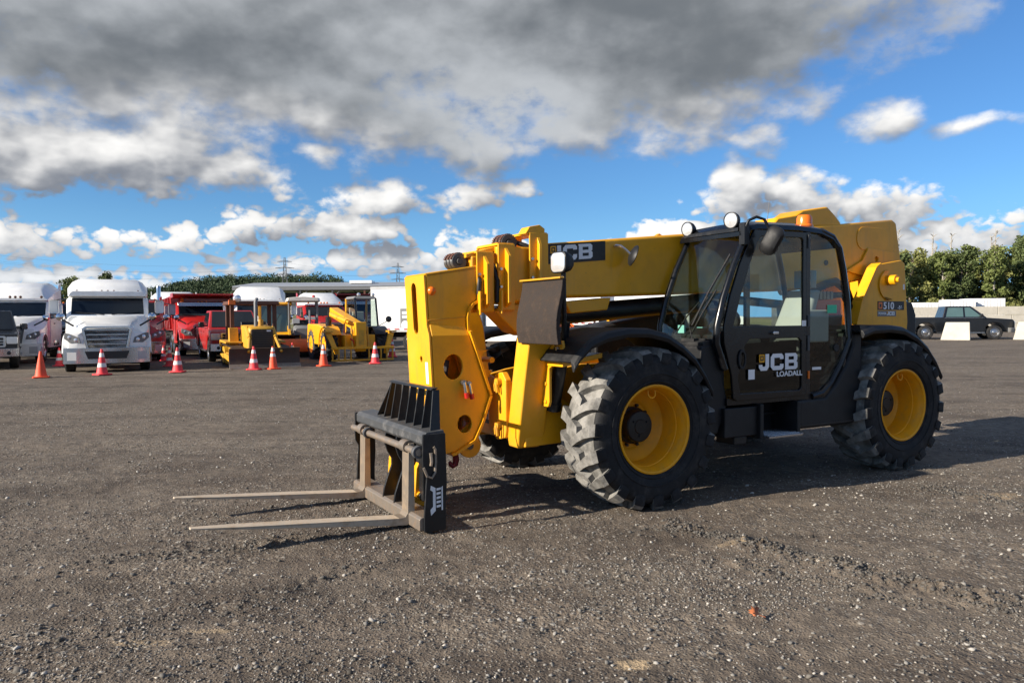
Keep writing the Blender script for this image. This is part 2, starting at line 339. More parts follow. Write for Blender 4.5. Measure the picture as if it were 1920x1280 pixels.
def track(x, y):
    """how churned the ground is at x, y: old wheel marks and scrapes"""
    out = np.zeros_like(x)
    for (ax, ay), (bx, by), w, amp in TRACKS:
        L = math.hypot(bx - ax, by - ay); ux, uy = (bx - ax) / L, (by - ay) / L; t = (x - ax) * ux + (y - ay) * uy; n = np.abs((x - ax) * -uy + (y - ay) * ux + .10 * vnoise(t * 1.7, t * 0 + 3., 5))
        e = np.clip(np.minimum(t, L - t) / .35 + .2, 0, 1)
        out = np.maximum(out, amp * e * np.clip(1.3 - n / w, 0, 1))
    return out
def gz(x, y):
    r = np.hypot(x, y); k = np.clip((60 - r) / 30, 0, 1)
    z = .020 * vnoise(x * .8, y * .8, 1) + .016 * vnoise(x * 2.6 + y * .6, y * 3.0, 2) + .010 * vnoise(x * 7, y * 7, 3) + .009 * vnoise(x * 19, y * 19, 4) + .005 * vnoise(x * 41, y * 41, 6)
    t = track(x, y)
    return k * (z - .006 + t * (.030 * vnoise(x * 9, y * 9, 8) + .105 * np.abs(vnoise(x * 17, y * 17, 9)) * np.clip(.5 + 2 * vnoise(x * 5, y * 5, 10), 0, 1) + .002))
th = np.concatenate([np.arange(-44, 44, .23), np.arange(44, 316, 4.)]); th = np.radians(th)
rr = np.concatenate([[.4, .9, 1.4, 1.9], np.geomspace(2.3, 16, 330), np.geomspace(16.4, 90, 70), np.geomspace(100, 7000, 22)])
TH, RR = np.meshgrid(th, rr); gx, gy = RR * np.sin(TH), RR * np.cos(TH); gzz = gz(gx, gy)
nt_, nr_ = len(th), len(rr); idx = np.arange(nt_ * nr_).reshape(nr_, nt_)
q = np.stack([idx[:-1], np.roll(idx[:-1], -1, 1), np.roll(idx[1:], -1, 1), idx[1:]], -1).reshape(-1, 4)[:, ::-1]
def np_mesh(name, verts, faces):
    me = bpy.data.meshes.new(name); k = faces.shape[1]
    me.vertices.add(len(verts)); me.vertices.foreach_set('co', verts.astype(np.float32).ravel()); me.loops.add(faces.size); me.loops.foreach_set('vertex_index', faces.astype(np.int32).ravel())
    me.polygons.add(len(faces)); me.polygons.foreach_set('loop_start', np.arange(0, faces.size, k, dtype=np.int32)); me.update(calc_edges=True); me.validate(); return me
centre = nt_ * nr_
gv = np.concatenate([np.stack([gx, gy, gzz], -1).reshape(-1, 3), [[0, 0, 0.]]])
me = np_mesh('ground', gv, q)
me.polygons.foreach_set('use_smooth', [True] * len(me.polygons))
gm = bpy.data.materials.new('asphalt_millings'); gm.use_nodes = True; gt = gm.node_tree; G = NT(gt); gb = gt.nodes['Principled BSDF']
gp = G.new('ShaderNodeTexCoord').outputs['Object']; gp2 = G.vmul(gp, (1, 1, 0))
big = G.noise(gp2, .22, 4., .6); mid = G.noise(gp2, 1.3, 6., .62); sml = G.noise(gp2, 9., 6., .68)
an = G.new('ShaderNodeMapping'); G.put(an.inputs['Vector'], gp2); an.inputs['Rotation'].default_value = (0, 0, R(-33)); an.inputs['Scale'].default_value = (.22, 1.5, 1)
lane = G.noise(an.outputs[0], 1.0, 5., .6); an2 = G.new('ShaderNodeMapping'); G.put(an2.inputs['Vector'], gp2); an2.inputs['Rotation'].default_value = (0, 0, R(8)); an2.inputs['Scale'].default_value = (.10, .9, 1); lane2 = G.noise(an2.outputs[0], 1.0, 5., .62)
gc = G.mix(G.rng(big, .35, .65), (0.085, 0.065, 0.049), (0.139, 0.110, 0.084)); gc = G.mix(G.mul(G.rng(lane, .48, .62), .9), gc, (0.188, 0.151, 0.115)); gc = G.mix(G.mul(G.rng(lane2, .50, .64), .8), gc, (0.202, 0.165, 0.126)); gc = G.mix(G.mul(G.rng(lane, .47, .36), .8), gc, (0.065, 0.051, 0.039))
gc = G.mix(G.rng(mid, .38, .66), gc, (0.165, 0.135, 0.104)); gc = G.mix(G.mul(G.rng(sml, .40, .60), .6), gc, (0.073, 0.059, 0.047))
v1 = G.new('ShaderNodeTexVoronoi'); G.put(v1.inputs['Vector'], gp2); v1.inputs['Scale'].default_value = 62; r1, _, _ = G.xyz(v1.outputs['Color'])
v2 = G.new('ShaderNodeTexVoronoi'); G.put(v2.inputs['Vector'], gp2); v2.inputs['Scale'].default_value = 26; r2, _, _ = G.xyz(v2.outputs['Color'])
grav = G.rng(G.noise(G.vadd(gp2, (9, 4, 0)), .8, 5., .65), .38, .62)                    # where loose gravel lies
s1 = G.mul(G.mul(G.rng(r1, .62, .98), G.rng(v1.outputs['Distance'], .55, .30)), G.mad(grav, .75, .25))
s2 = G.mul(G.mul(G.rng(r2, .80, 1.0), G.rng(v2.outputs['Distance'], .48, .28)), G.mad(grav, .8, .2))
gc = G.mix(G.mul(s1, .75), gc, (.36, .335, .29)); gc = G.mix(G.mul(s2, .7), gc, (.42, .395, .345))
px_, py_, _z = G.xyz(gp)
for cx, cy, ra, rb, am in ((.52, 3.29, .10, .07, .9), (-1.74, 3.54, .16, .05, .45), (-1.45, 3.66, .14, .03, .4), (4.0, 6.3, .25, .12, .5), (1.5, 5.0, .2, .05, .4)):     # sandy spots with a shape of their own
    u = G.mul(G.sub(px_, cx), 1 / ra); v = G.mul(G.sub(py_, cy), 1 / rb); dd = G.add(G.mad(u, u, G.mul(v, v)), G.mul(G.sub(sml, .5), 2.6))
    gc = G.mix(G.mul(G.rng(dd, 1.1, .2), am), gc, (.40, .30, .185))
G.put(gb.inputs['Base Color'], gc); gb.inputs['Roughness'].default_value = .92; gb.inputs['Specular IOR Level'].default_value = .25
hb = G.add(G.add(G.mul(G.rng(v1.outputs['Distance'], .6, .1), .45), G.mul(G.mul(G.rng(v2.outputs['Distance'], .55, .1), grav), .8)), G.add(G.mul(sml, 1.6), G.mul(G.noise(gp2, 130., 3., .6), .6)))
bp = G.new('ShaderNodeBump'); bp.inputs['Strength'].default_value = .85; bp.inputs['Distance'].default_value = .012; gt.links.new(hb, bp.inputs['Height']); gt.links.new(bp.outputs[0], gb.inputs['Normal'])
me.materials.append(gm); tag(link('ground', me), kind='structure')

# loose stones: small solids with their own colours, too many to count
def scatter(name, label, cat, x, y, size, flat, cols, sink, seed, ico=False):
    n = len(x); g = np.random.default_rng(seed); t = (1 + 5 ** .5) / 2
    if ico:
        bv = np.array([(-1, t, 0), (1, t, 0), (-1, -t, 0), (1, -t, 0), (0, -1, t), (0, 1, t), (0, -1, -t), (0, 1, -t), (t, 0, -1), (t, 0, 1), (-t, 0, -1), (-t, 0, 1)]) / 1.9
        bf = np.array([(0, 11, 5), (0, 5, 1), (0, 1, 7), (0, 7, 10), (0, 10, 11), (1, 5, 9), (5, 11, 4), (11, 10, 2), (10, 7, 6), (7, 1, 8), (3, 9, 4), (3, 4, 2), (3, 2, 6), (3, 6, 8), (3, 8, 9), (4, 9, 5), (2, 4, 11), (6, 2, 10), (8, 6, 7), (9, 8, 1)])
    else:
        bv = np.array([(1, 0, 0), (0, 1, 0), (-1, 0, 0), (0, -1, 0), (0, 0, 1), (0, 0, -1.)]); bf = np.array([(0, 1, 4), (1, 2, 4), (2, 3, 4), (3, 0, 4), (1, 0, 5), (2, 1, 5), (3, 2, 5), (0, 3, 5)])
    k = len(bv); V = bv[None] * g.uniform(.6, 1.35, (n, k, 1)) * np.stack([g.uniform(.8, 1.4, n), g.uniform(.7, 1.1, n), np.full(n, flat)], -1)[:, None, :]
    a = g.uniform(0, 6.28, n); tl = g.uniform(-.6, .6, n); ca, sa, ct, st = np.cos(a), np.sin(a), np.cos(tl), np.sin(tl)
    X, Y, Z = V[..., 0], V[..., 1], V[..., 2]; X, Z = X * ct[:, None] + Z * st[:, None], -X * st[:, None] + Z * ct[:, None]
    X, Y = X * ca[:, None] - Y * sa[:, None], X * sa[:, None] + Y * ca[:, None]; s_ = size[:, None]
    P = np.stack([X * s_ + x[:, None], Y * s_ + y[:, None], Z * s_ + (gz(x, y) + size * sink)[:, None]], -1).reshape(-1, 3)
    F = (bf[None] + (np.arange(n) * k)[:, None, None]).reshape(-1, 3); me = np_mesh(name, P, F)
    ca_ = me.color_attributes.new('stone_colour', 'FLOAT_COLOR', 'POINT'); ca_.data.foreach_set('color', np.repeat(np.concatenate([cols, np.ones((n, 1))], 1), k, 0).astype(np.float32).ravel())
    m = bpy.data.materials.new(name); m.use_nodes = True; N = NT(m.node_tree); b = m.node_tree.nodes['Principled BSDF']; at = N.new('ShaderNodeVertexColor', layer_name='stone_colour')
    nn = N.noise(N.new('ShaderNodeTexCoord').outputs['Object'], 160., 2.); N.put(b.inputs['Base Color'], N.mix(1., at.outputs[0], N.mix(nn, (.6, .6, .6), (1.35, 1.35, 1.35)), 'MULTIPLY')); b.inputs['Roughness'].default_value = .9; b.inputs['Specular IOR Level'].default_value = .3
    me.materials.append(m); return tag(link(name, me), label, cat, kind='stuff')
n = 170000; a = rng.uniform(-R(41), R(41), n); r = np.exp(rng.uniform(math.log(2.5), math.log(17), n)); x, y = r * np.sin(a), r * np.cos(a)
keep = rng.uniform(0, 1, n) < np.clip(.42 + 2.4 * vnoise(x * .9, y * .9, 21) + 1.3 * vnoise(x * .35 + y * .5, (y - x * .6) * 2.2, 23) + 1.0 * vnoise(x * 4, y * 4, 22), .05, 1); x, y = x[keep], y[keep]; n = len(x)
br = np.clip(rng.lognormal(math.log(.125), .58, n), .03, .44); tint = rng.uniform(0, 1, n)[:, None]
scatter('gravel', 'fine grey and pale gravel scattered over the dark yard surface', 'gravel', x, y, rng.lognormal(math.log(.0046), .42, n), .7, br[:, None] * ((1 - tint) * np.array([1.06, 1, .92]) + tint * np.array([1.12, 1, .84])), .15, 5)
n = 6500; a = rng.uniform(-R(41), R(41), n); r = np.exp(rng.uniform(math.log(2.5), math.log(20), n)); x, y = r * np.sin(a), r * np.cos(a)
br = np.clip(rng.lognormal(math.log(.19), .45, n), .06, .40)
scatter('loose_stones', 'larger pale stones lying here and there on the yard', 'stones', x, y, np.minimum(rng.lognormal(math.log(.0072), .36, n), .016), .65, br[:, None] * np.array([1.06, 1, .9]), .25, 6, True)
xs, ys, ss = [], [], []
for (ax, ay), (bx, by), w, amp in TRACKS[:5]:
    L = math.hypot(bx - ax, by - ay); m_ = int(L * 800 * amp * (w / .2)); t = rng.uniform(0, 1, m_); n_ = rng.normal(0, w * .5, m_) * (.5 + np.abs(vnoise(t * L * 2.3, t * 0 + ax, 31)) * 2.4)
    xs.append(ax + (bx - ax) * t - (by - ay) / L * n_); ys.append(ay + (by - ay) * t + (bx - ax) / L * n_); ss.append(rng.lognormal(math.log(.0056), .6, m_) * (.6 + .6 * amp))
x, y, s_ = np.concatenate(xs), np.concatenate(ys), np.minimum(np.concatenate(ss), .017); br = rng.uniform(.05, .12, len(x))
scatter('dirt_clods', 'dark crumbled clods of asphalt along the wheel tracks', 'clods', x, y, s_, .75, br[:, None] * np.array([1.1, 1, .88]), .15, 8, False)

# ---------------------------------------------------------------- lettering of block capitals used on the yellow machines
def block_jcb(name, parent, x, y, z, h, slope=0., th=.003, material='white_print', axis='y'):
    """three heavy block letters reading towards -x (or towards +y on a front plate)"""
    J = [(.55, 1), (.85, 1), (.85, .22), (.66, 0), (.15, 0), (0, .18), (0, .36), (.28, .36), (.28, .28), (.33, .24), (.5, .24), (.55, .3)]
    Cc = [(.2, 1), (.95, 1), (1.1, .85), (1.1, .66), (.8, .66), (.8, .75), (.3, .75), (.3, .25), (.8, .25), (.8, .36), (1.1, .36), (1.1, .15), (.95, 0), (.2, 0), (0, .2), (0, .8)]
    B = [(0, 0), (.95, 0), (1.1, .12), (1.1, .42), (1.0, .5), (1.08, .58), (1.08, .88), (.93, 1), (0, 1)]
    BH = [[(.3, .2), (.8, .2), (.8, .4), (.3, .4)], [(.3, .6), (.78, .6), (.78, .8), (.3, .8)]]
    m = MB()
    f = (lambda l, o: [(x - (u + o) * h, z + (v + slope * (u + o)) * h) for u, v in l]) if axis == 'y' else (lambda l, o: [(x + (u + o) * h, z + v * h) for u, v in l])
    m.prism(f(J, 0), y, y + th, axis); m.prism(f(Cc, 1.0), y, y + th, axis); m.prism(f(B, 2.25), y, y + th, axis, [f(k, 2.25) for k in BH])
    o = m.build(name, material, parent)
    sq = MB(); sq.prism(f(rrect(.02, .46, .50, .98, .05), 0), y, y + th, axis); s = sq.build('emblem_square', 'yellow', parent)
    k = MB(); k.prism(f([(.10, .60), (.38, .60), (.38, .90), (.10, .90)], 0), y + th, y + th + .001, axis, [f([(.17, .67), (.31, .67), (.31, .83), (.17, .83)], 0)]); k.build('emblem_mark', 'black_paint', s)
    return o

# ---------------------------------------------------------------- telehandler
TX = thing('telehandler', 'large yellow and black telehandler with black cab and two pallet forks lowered', 'telehandler', (.528, 6.98, 0), math.atan2(-.489, -.872))
WR = .64; WZ = .622
def tyre_mesh(R0, w, lugs, rimr, flip=1, depth=.06):
    """carcass profile and chevron lugs"""
    k = R0 / .64; hw = w / 2; c = MB(); s = hw / .225
    pr = [(rimr - .012, -.17 * s), (rimr + .02, -.195 * s), (.40 * k, -.215 * s), (.46 * k, -.224 * s), (.52 * k, -.222 * s), (.555 * k, -.21 * s), (.578 * k, -.18 * s), (.585 * k, -.10 * s), (.588 * k, 0)]
    pr = pr + [(r, -h) for r, h in pr[-2::-1]]
    c.lathe(pr, n=72)
    for rr_, hh in ((.43, .2235), (.37, .208)):          # moulded rings on the sidewall
        for sg in (-1, 1): c.lathe([(rr_ * k, sg * hh * s), (rr_ * k + .004, sg * (hh * s + .004)), (rr_ * k + .010, sg * (hh * s + .004)), (rr_ * k + .014, sg * hh * s)], n=64)
    pr2 = [(r + .002, h) for r, h in pr if r > .57 * k]; t = MB(); t.lathe(pr2, n=72); H = [-.045, .05, .13, .195, .226, .233, .231]; D = [0, .085, .15, .19, .205, .205, .20]; T = [.640, .641, .638, .628, .600, .560, .520]; Bs = [.575, .575, .57, .55, .53, .52, .512]; Wd = [.050, .052, .062, .074, .078, .066, .035]
    for sd in (-1, 1):
        for i in range(lugs):
            t0 = 2 * math.pi * (i + (.5 if sd > 0 else 0)) / lugs; rings = []
            for h, d, a, b, wd in zip(H, D, T, Bs, Wd):
                q = []
                for rr_, ww in ((b, wd * 1.22), (a, wd)):
                    for sg in ((-1, 1) if rr_ == b else (1, -1)):
                        an = t0 + flip * d + sg * ww; q.append((rr_ * k * math.cos(an), sd * h * s * (1. if rr_ == a or h < .2 else .985), rr_ * k * math.sin(an)))
                rings.append(q)
            t.loft(rings[:5]); c.loft(rings[4:])
    return c.mesh('tyre'), t.mesh('tread', angle=30)
tyA, trA = tyre_mesh(.64, .45, 19, .342)
for m_, nm in ((tyA, 'rubber'), (trA, 'tread')): m_.materials.append(MATS[nm])
rim = MB(); rim.lathe([(.336, .172), (.350, .186), (.350, .196), (.340, .199), (.328, .190), (.322, .165), (.312, .150), (.306, .09), (.300, .085), (.292, .02), (.286, -.06), (.262, -.085), (.215, -.095), (.185, -.118), (.120, -.120)], n=64)
rim.lathe([(.336, -.172), (.350, -.186), (.340, -.199), (.322, -.165), (.292, -.10), (.286, -.07)], n=64)
rimm = rim.mesh('rim'); rimm.materials.append(MATS['rim_yellow'])
hub = MB(); hub.lathe([(.150, -.118), (.150, -.085), (.132, -.075), (.128, -.005), (.118, .006), (.060, .010), (.055, .016), (0.001, .016)], n=32)
for i in range(10):
    a = 2 * math.pi * i / 10; hub.cyl((.165 * math.cos(a), -.112, .165 * math.sin(a)), (.165 * math.cos(a), -.088, .165 * math.sin(a)), .013, n=6)
for i in range(3):
    a = 2 * math.pi * i / 3 + .6; hub.cyl((.075 * math.cos(a), .004, .075 * math.sin(a)), (.075 * math.cos(a), .018, .075 * math.sin(a)), .009, n=6)
hubm = hub.mesh('hub'); hubm.materials.append(MATS['black_paint'])
vb = MB(); vb.tube([(-.035, .145, .300), (-.035, .150, .262), (-.02, .152, .246), (.0, .152, .240), (.02, .152, .246), (.035, .150, .262), (.035, .145, .300)], .007, 6); vbm = vb.mesh('valve_guard'); vbm.materials.append(MATS['rim_yellow'])
for wx, wy, sp in ((0, .995, .3), (-3.1, .995, 1.1), (0, -.995, .2), (-3.1, -.995, .8)):
    w = bpy.data.objects.new('wheel', None); COL.objects.link(w); w.parent = TX; w.location = (wx, wy, WZ); w.rotation_euler = (0, 0, 0 if wy > 0 else math.pi); w.empty_display_size = .1
    for n_, m_ in (('tyre', tyA), ('tread', trA), ('rim', rimm), ('hub', hubm), ('valve_guard', vbm)):
        o = link(n_, m_, w); o.rotation_euler = (0, sp if n_ in ('tyre', 'tread') else 0, 0)

# chassis
m = MB()
m.prism([(.86, .50), (.86, .97), (.55, 1.04), (.15, 1.10), (-.9, 1.10), (-2.6, 1.05), (-3.4, 1.2), (-4.08, 1.2), (-4.08, .72), (-3.5, .55), (-.5, .48)], .36, .40)
m.prism([(.86, .50), (.86, .97), (.55, 1.04), (.15, 1.10), (-.9, 1.10), (-2.6, 1.05), (-3.4, 1.2), (-4.08, 1.2), (-4.08, .72), (-3.5, .55), (-.5, .48)], -.24, -.20)
m.box(.80, .84, -.20, .36, .50, .96); m.box(-4.06, -4.02, -.20, .36, .72, 1.2); m.box(-3.9, .7, -.20, .36, .50, .53); m.box(-2.9, -.2, -.20, .36, .99, 1.02)
m.build('chassis', 'yellow', TX, .008)
m = MB(); m.prism([(.84, .47), (.84, .93), (.66, .95), (.42, .80), (.02, .72), (-.06, .50)], .40, .62); m.build('front_side_box', 'yellow', TX, .012)
m = MB(); m.prism([(.40, 1.20), (.78, 1.14), (.80, 1.00), (.55, .92), (.40, .92)], .40, .50); m.prism([(.35, 1.22), (.72, 1.16), (.72, 1.12), (.35, 1.18)], .50, .98); m.build('hose_tray', 'yellow', TX, .006)
m = MB()
for dz, dx in ((0, 0), (.03, .03), (.055, .08)): m.tube([(.78 - dx, .55 + dz, 1.32), (.74 - dx, .57, 1.22 + dz), (.68 - dx, .62, 1.18 + dz * .5), (.58, .72, 1.20 + dz), (.50, .80, 1.27)], .011, 7)
m.build('hydraulic_hoses', 'black_plastic', TX)
m = MB(); m.prism([(.82, .62), (.90, .62), (.90, .66), (.86, .70), (.86, 1.05), (.93, 1.14), (.90, 1.22), (.80, 1.26), (.72, 1.20), (.76, 1.05)][::1], .64, .66, 'x', [])
m = MB()
m.prism([(.68, .80), (.76, .80), (.78, .84), (.78, 1.10), (.90, 1.16), (.98, 1.26), (.96, 1.32), (.86, 1.32), (.74, 1.22), (.68, 1.12)], .690, .715, 'x', [circ(.87, 1.24, .028, .05, 14)])
for z in (.84, .98): m.cyl((.715, .73, z), (.725, .73, z), .018, n=6)
m.build('fender_bracket', 'yellow', TX, .004)
m = MB()
for yy, zz in ((.92, 1.26), (.90, 1.19)): m = MB(); m.cyl((.714, yy, zz), (.74, yy, zz), .016, n=6); m.build('bracket_bolt', 'polished', TX)
# front pivot plates between the legs
m = MB(); m.prism([(.16, .60), (.30, .50), (.44, .53), (.46, .60), (.46, 1.0), (.40, 1.06), (.30, 1.05), (.16, .90)], .87, .925, 'x'); pv = m.build('pivot_plate', 'yellow', TX, .010)
for zz in (.63, .98):
    m = MB(); m.cyl((.925, .37, zz), (.965, .37, zz), .030, n=14); m.tube([(.965, .37, zz), (.965, .38, zz - .03), (.962, .385, zz - .085)], .011, 6); m.tube([(.965, .36, zz), (.965, .35, zz - .03), (.962, .352, zz - .075)], .010, 6); m.build('leg_pin', 'yellow_worn', pv)
m = MB(); m.prism([(-.22, .52), (.20, .52), (.20, .98), (.05, 1.02), (-.22, .92)], .845, .868, 'x'); fp = m.build('front_plate', 'yellow', TX, .006)
m = MB(); m.prism([(-.20, .60), (.150, .60), (.150, .735), (-.20, .735)], .868, .872, 'x'); m.build('name_plate', 'black_paint', fp)
block_jcb('front_lettering', fp, -.10, .872, .635, .068, axis='x')
# stabiliser legs, both stowed upright
def leg_stab(sg, near):
    Yc = lambda v: .10 + sg * (v - .10)
    m = MB()
    def ring(z, y0, y1, x0, x1): return [(x0, Yc(y0), z), (x1, Yc(y0), z), (x1, Yc(y1), z), (x0, Yc(y1), z)]
    m.loft([ring(.46, .42, .58, .68, .88), ring(.55, .43, .62, .66, .90), ring(1.02, .52, .72, .66, .90), ring(1.42, .60, .80, .67, .89), ring(1.60, .66, .80, .70, .86)])
    l = m.build('stabiliser_leg', 'yellow', TX, .016)
    p = MB(); n = 9; prof = []
    for i in range(n):                                   # slightly curled steel foot
        z = 1.30 + .47 * i / (n - 1); prof.append((.925 + .022 * math.sin(i / (n - 1) * math.pi * 1.5) - .02 * (i / (n - 1)), z))
    out = prof + [(x - .035, z) for x, z in prof[::-1]]
    y0, y1 = sorted((Yc(.665), Yc(1.235))); p.prism(out, y0, y1); pd = p.build('foot_pad', 'rust_pad', l, .006)
    e = MB(); e.box(.870, .908, y0 - .004, y1 + .004, 1.772, 1.786); e.build('pad_edge', 'yellow_worn', pd, .004)
    k = MB()
    for dy in (.70, .86): k.prism([(.875, 1.40), (.875, 1.66), (.78, 1.60), (.74, 1.52), (.78, 1.44)], *sorted((Yc(dy), Yc(dy + .025))))
    k.cyl((.79, Yc(.66), 1.52), (.79, Yc(.93), 1.52), .03, n=14); k.build('pad_hinge', 'yellow_worn', l, .004)
    r_ = MB(); r_.cyl((.60, Yc(.66), .78), (.60, Yc(.80), 1.22), .052, n=18); r_.cyl((.60, Yc(.80), 1.22), (.60, Yc(.86), 1.46), .028, n=14); r_.cyl((.60, Yc(.655), .76), (.60, Yc(.67), .82), .062, n=18); r_.build('stabiliser_ram', 'black_paint', TX)
leg_stab(1, True); leg_stab(-1, False)

# axles and belly
m = MB(); m.cyl((0, -.80, WZ), (0, .80, WZ), .11, n=18); m.box(-.22, .22, -.30, .40, .40, .80); m.cyl((0, .55, WZ), (0, .80, WZ), .17, n=18); m.cyl((0, -.55, WZ), (0, -.80, WZ), .17, n=18); m.build('axle', 'steel_dark', TX, .02)
m = MB(); m.cyl((-3.1, -.80, WZ), (-3.1, .80, WZ), .11, n=18); m.box(-3.32, -2.88, -.30, .40, .42, .84); m.cyl((-3.1, .55, WZ), (-3.1, .80, WZ), .17, n=18); m.cyl((-3.1, -.55, WZ), (-3.1, -.80, WZ), .17, n=18); m.build('axle', 'steel_dark', TX, .02)
m = MB(); m.box(-2.3, -.55, -.18, .34, .42, .50); m.cyl((-.3, .08, .58), (-2.8, .08, .60), .05, n=12); m.build('belly_pan', 'black_paint', TX, .02)

# boom: outer box, two sliding sections with collars, goose-neck head
m = MB()
bp_ = [(.46, 2.12), (.46, 1.655), (-.86, 1.70), (-2.6, 1.76), (-3.5, 1.86), (-4.28, 1.99), (-4.34, 2.12), (-4.25, 2.55), (-4.18, 2.58), (-3.2, 2.475), (-2.0, 2.365)]
m.prism(bp_, -.10, .32); bo = m.build('boom_outer', 'yellow', TX, .030, seg=3)
m = MB(); m.prism(rrect(-4.10, -3.55, 2.22, 2.47, .11, 6), .322, .328); m.build('end_plate', 'yellow', bo, .004)
m = MB(); m.prism([(-3.35, 1.98), (-3.62, 2.10), (-3.72, 2.24), (-4.27, 2.20), (-4.30, 2.02), (-3.8, 1.90)], .322, .345, 'y', [circ(-3.86, 2.12, .032, n=14)]); m.build('pivot_doubler', 'yellow', bo, .005)
m = MB(); m.cyl((-3.05, .30, 2.06), (-3.05, .331, 2.06), .028, n=14); m.build('painted_boom_hole', 'black_paint', bo)  # solid black disc, painted for the dark inside a hole
m = MB(); m.prism([(-2.25, 2.40), (-2.35, 2.50), (-2.62, 2.545), (-2.72, 2.60), (-3.10, 2.66), (-3.22, 2.58), (-3.32, 2.50), (-3.32, 2.46)], -.02, .30); m.build('top_housing', 'yellow', bo, .02)
m = MB()
for X, zt in ((-.98, 2.225), (-1.35, 2.27)): m.prism([(X + .17, zt - .01), (X + .06, zt + .035), (X, zt + .07), (X - .06, zt + .04), (X - .17, zt + .008)], .04, .08, 'y', [circ(X, zt + .038, .012, n=8)])
m.build('lifting_lug', 'yellow', bo, .004)
sl_ = .45 / 4.68
m = MB(); m.prism([(.435, 1.945), (.435, 2.113), (-.16, 2.166), (-.16, 1.998)], .321, .325); np_ = m.build('name_plate', 'black_paint', bo)
block_jcb('boom_lettering', np_, .415, .3255, 1.968, .130, slope=.092)
m = MB(); m.prism([(.25, 1.63), (.19, 1.53), (-.20, 1.56), (-.24, 1.67)], .06, .30); m.build('ram_bracket', 'yellow', bo, .01)
m = MB(); m.cyl((.62, .12, 1.49), (-1.9, .12, 1.665), .088, n=24); m.cyl((-1.9, .12, 1.665), (-2.9, .12, 1.60), .045, n=18); m.cyl((.55, .12, 1.495), (.72, .12, 1.485), .10, n=24); m.build('lift_ram', 'black_paint', TX)
m = MB(); m.prism([(.92, 1.56), (.50, 1.66), (.40, 1.62), (.48, 1.40), (.60, 1.34), (.72, 1.38)], .02, .26); m.build('boom_gusset', 'yellow', bo, .012)
m = MB(); m.tube([(.45, .26, 1.50), (.62, .30, 1.30), (.64, .38, 1.12)], .010, 6); m.build('steel_pipe', 'polished', TX)
sec = MB(); sec.box(.40, .90, -.065, .285, 1.625, 2.085); s1 = sec.build('boom_middle', 'yellow', TX, .02)
sec = MB(); sec.box(.60, 1.12, -.035, .255, 1.61, 2.00); s2 = sec.build('boom_inner', 'yellow', TX, .02)
def collar(par, x0, x1, z0, z1, y0, y1, fl):
    m = MB()
    m.box(x0, x1, y1, y1 + .018, z0, z1); m.box(x0, x1, y0 - .018, y0, z0, z1); m.box(x0, x1, y0, y1, z1 - .012, z1 + .010); m.box(x0, x1, y0, y1, z0 - .010, z0 + .012)
    a = (x0 * .45 + x1 * .55)
    m.prism([(y1 + .018, z0 + .02), (y1 + fl, z0 + .06), (y1 + fl, z1 - .10), (y1 + .018, z1 - .03)], a - .014, a + .014, 'x')
    m.box(x1 - .014, x1, y1 + .0181, y1 + fl * .8, z0 - .03, z0 + .16)
    c = m.build('boom_collar', 'yellow', par, .004)
    b = MB()
    for f in (.35, .62): b.cyl((x1 - .02, y1 + .016, z0 + (z1 - z0) * f), (x1 - .02, y1 + .034, z0 + (z1 - z0) * f), .012, n=6)
    b.build('collar_bolts', 'polished', c)
collar(bo, .44, .62, 1.63, 2.20, -.10, .322, .06); collar(s1, .745, .90, 1.56, 2.10, -.075, .292, .085); collar(s2, .93, 1.085, 1.55, 2.03, -.05, .27, .085)
m = MB(); m.prism([(.47, 2.19), (.47, 2.24), (.52, 2.27), (.62, 2.25), (.66, 2.19)], .20, .335); m.build('chain_guard', 'yellow', bo, .006); m = MB(); m.prism([(.90, 2.08), (1.16, 2.01), (1.16, 1.98), (.90, 2.04)], .12, .24); m.build('chain_guard', 'yellow', bo, .006)
for X, Z, r0 in ((.74, 2.12, .07), (1.20, 1.955, .062)):
    m = MB()
    for yy in (.06, .12, .18): m.lathe([(r0 * .5, -.022), (r0, -.022), (r0 * 1.08, -.018), (r0 * .9, 0), (r0 * 1.08, .018), (r0, .022), (r0 * .5, .022)], (X, yy, Z), n=24)
    m.cyl((X, .02, Z), (X, .22, Z), .025, n=12); m.build('chain_roller', 'steel_dark', s1)
m = MB()
for yy in (.06, .12, .18):
    for X, Z, r0, a0, a1, k in ((.74, 2.12, .075, -20, 170, 14), (1.20, 1.955, .067, 20, 230, 15)):
        for i in range(k):                                # flat links wrapped over the rollers
            a = R(a0 + (a1 - a0) * i / (k - 1)); m.box(X + r0 * math.cos(a) - .008, X + r0 * math.cos(a) + .008, yy - .016, yy + .016, Z + r0 * math.sin(a) - .005, Z + r0 * math.sin(a) + .005)
tag(m.build('leaf_chain', 'brown_rops', s1), kind='stuff')
m = MB(); m.tube([(1.08, .20, 1.93), (1.06, .285, 1.80), (1.07, .29, 1.70), (1.05, .26, 1.60)], .022, 8); m.tube([(.92, .22, 1.98), (.905, .30, 1.80), (.91, .30, 1.62)], .02, 8); m.tube([(.70, .1, 2.16), (.60, .24, 2.10), (.52, .27, 2.06)], .02, 8); m.build('boom_hoses', 'black_plastic', s2)
m = MB(); m.box(.95, 1.17, .02, .22, 1.545, 1.63); m.build('chain_anchor', 'yellow', s2, .01)
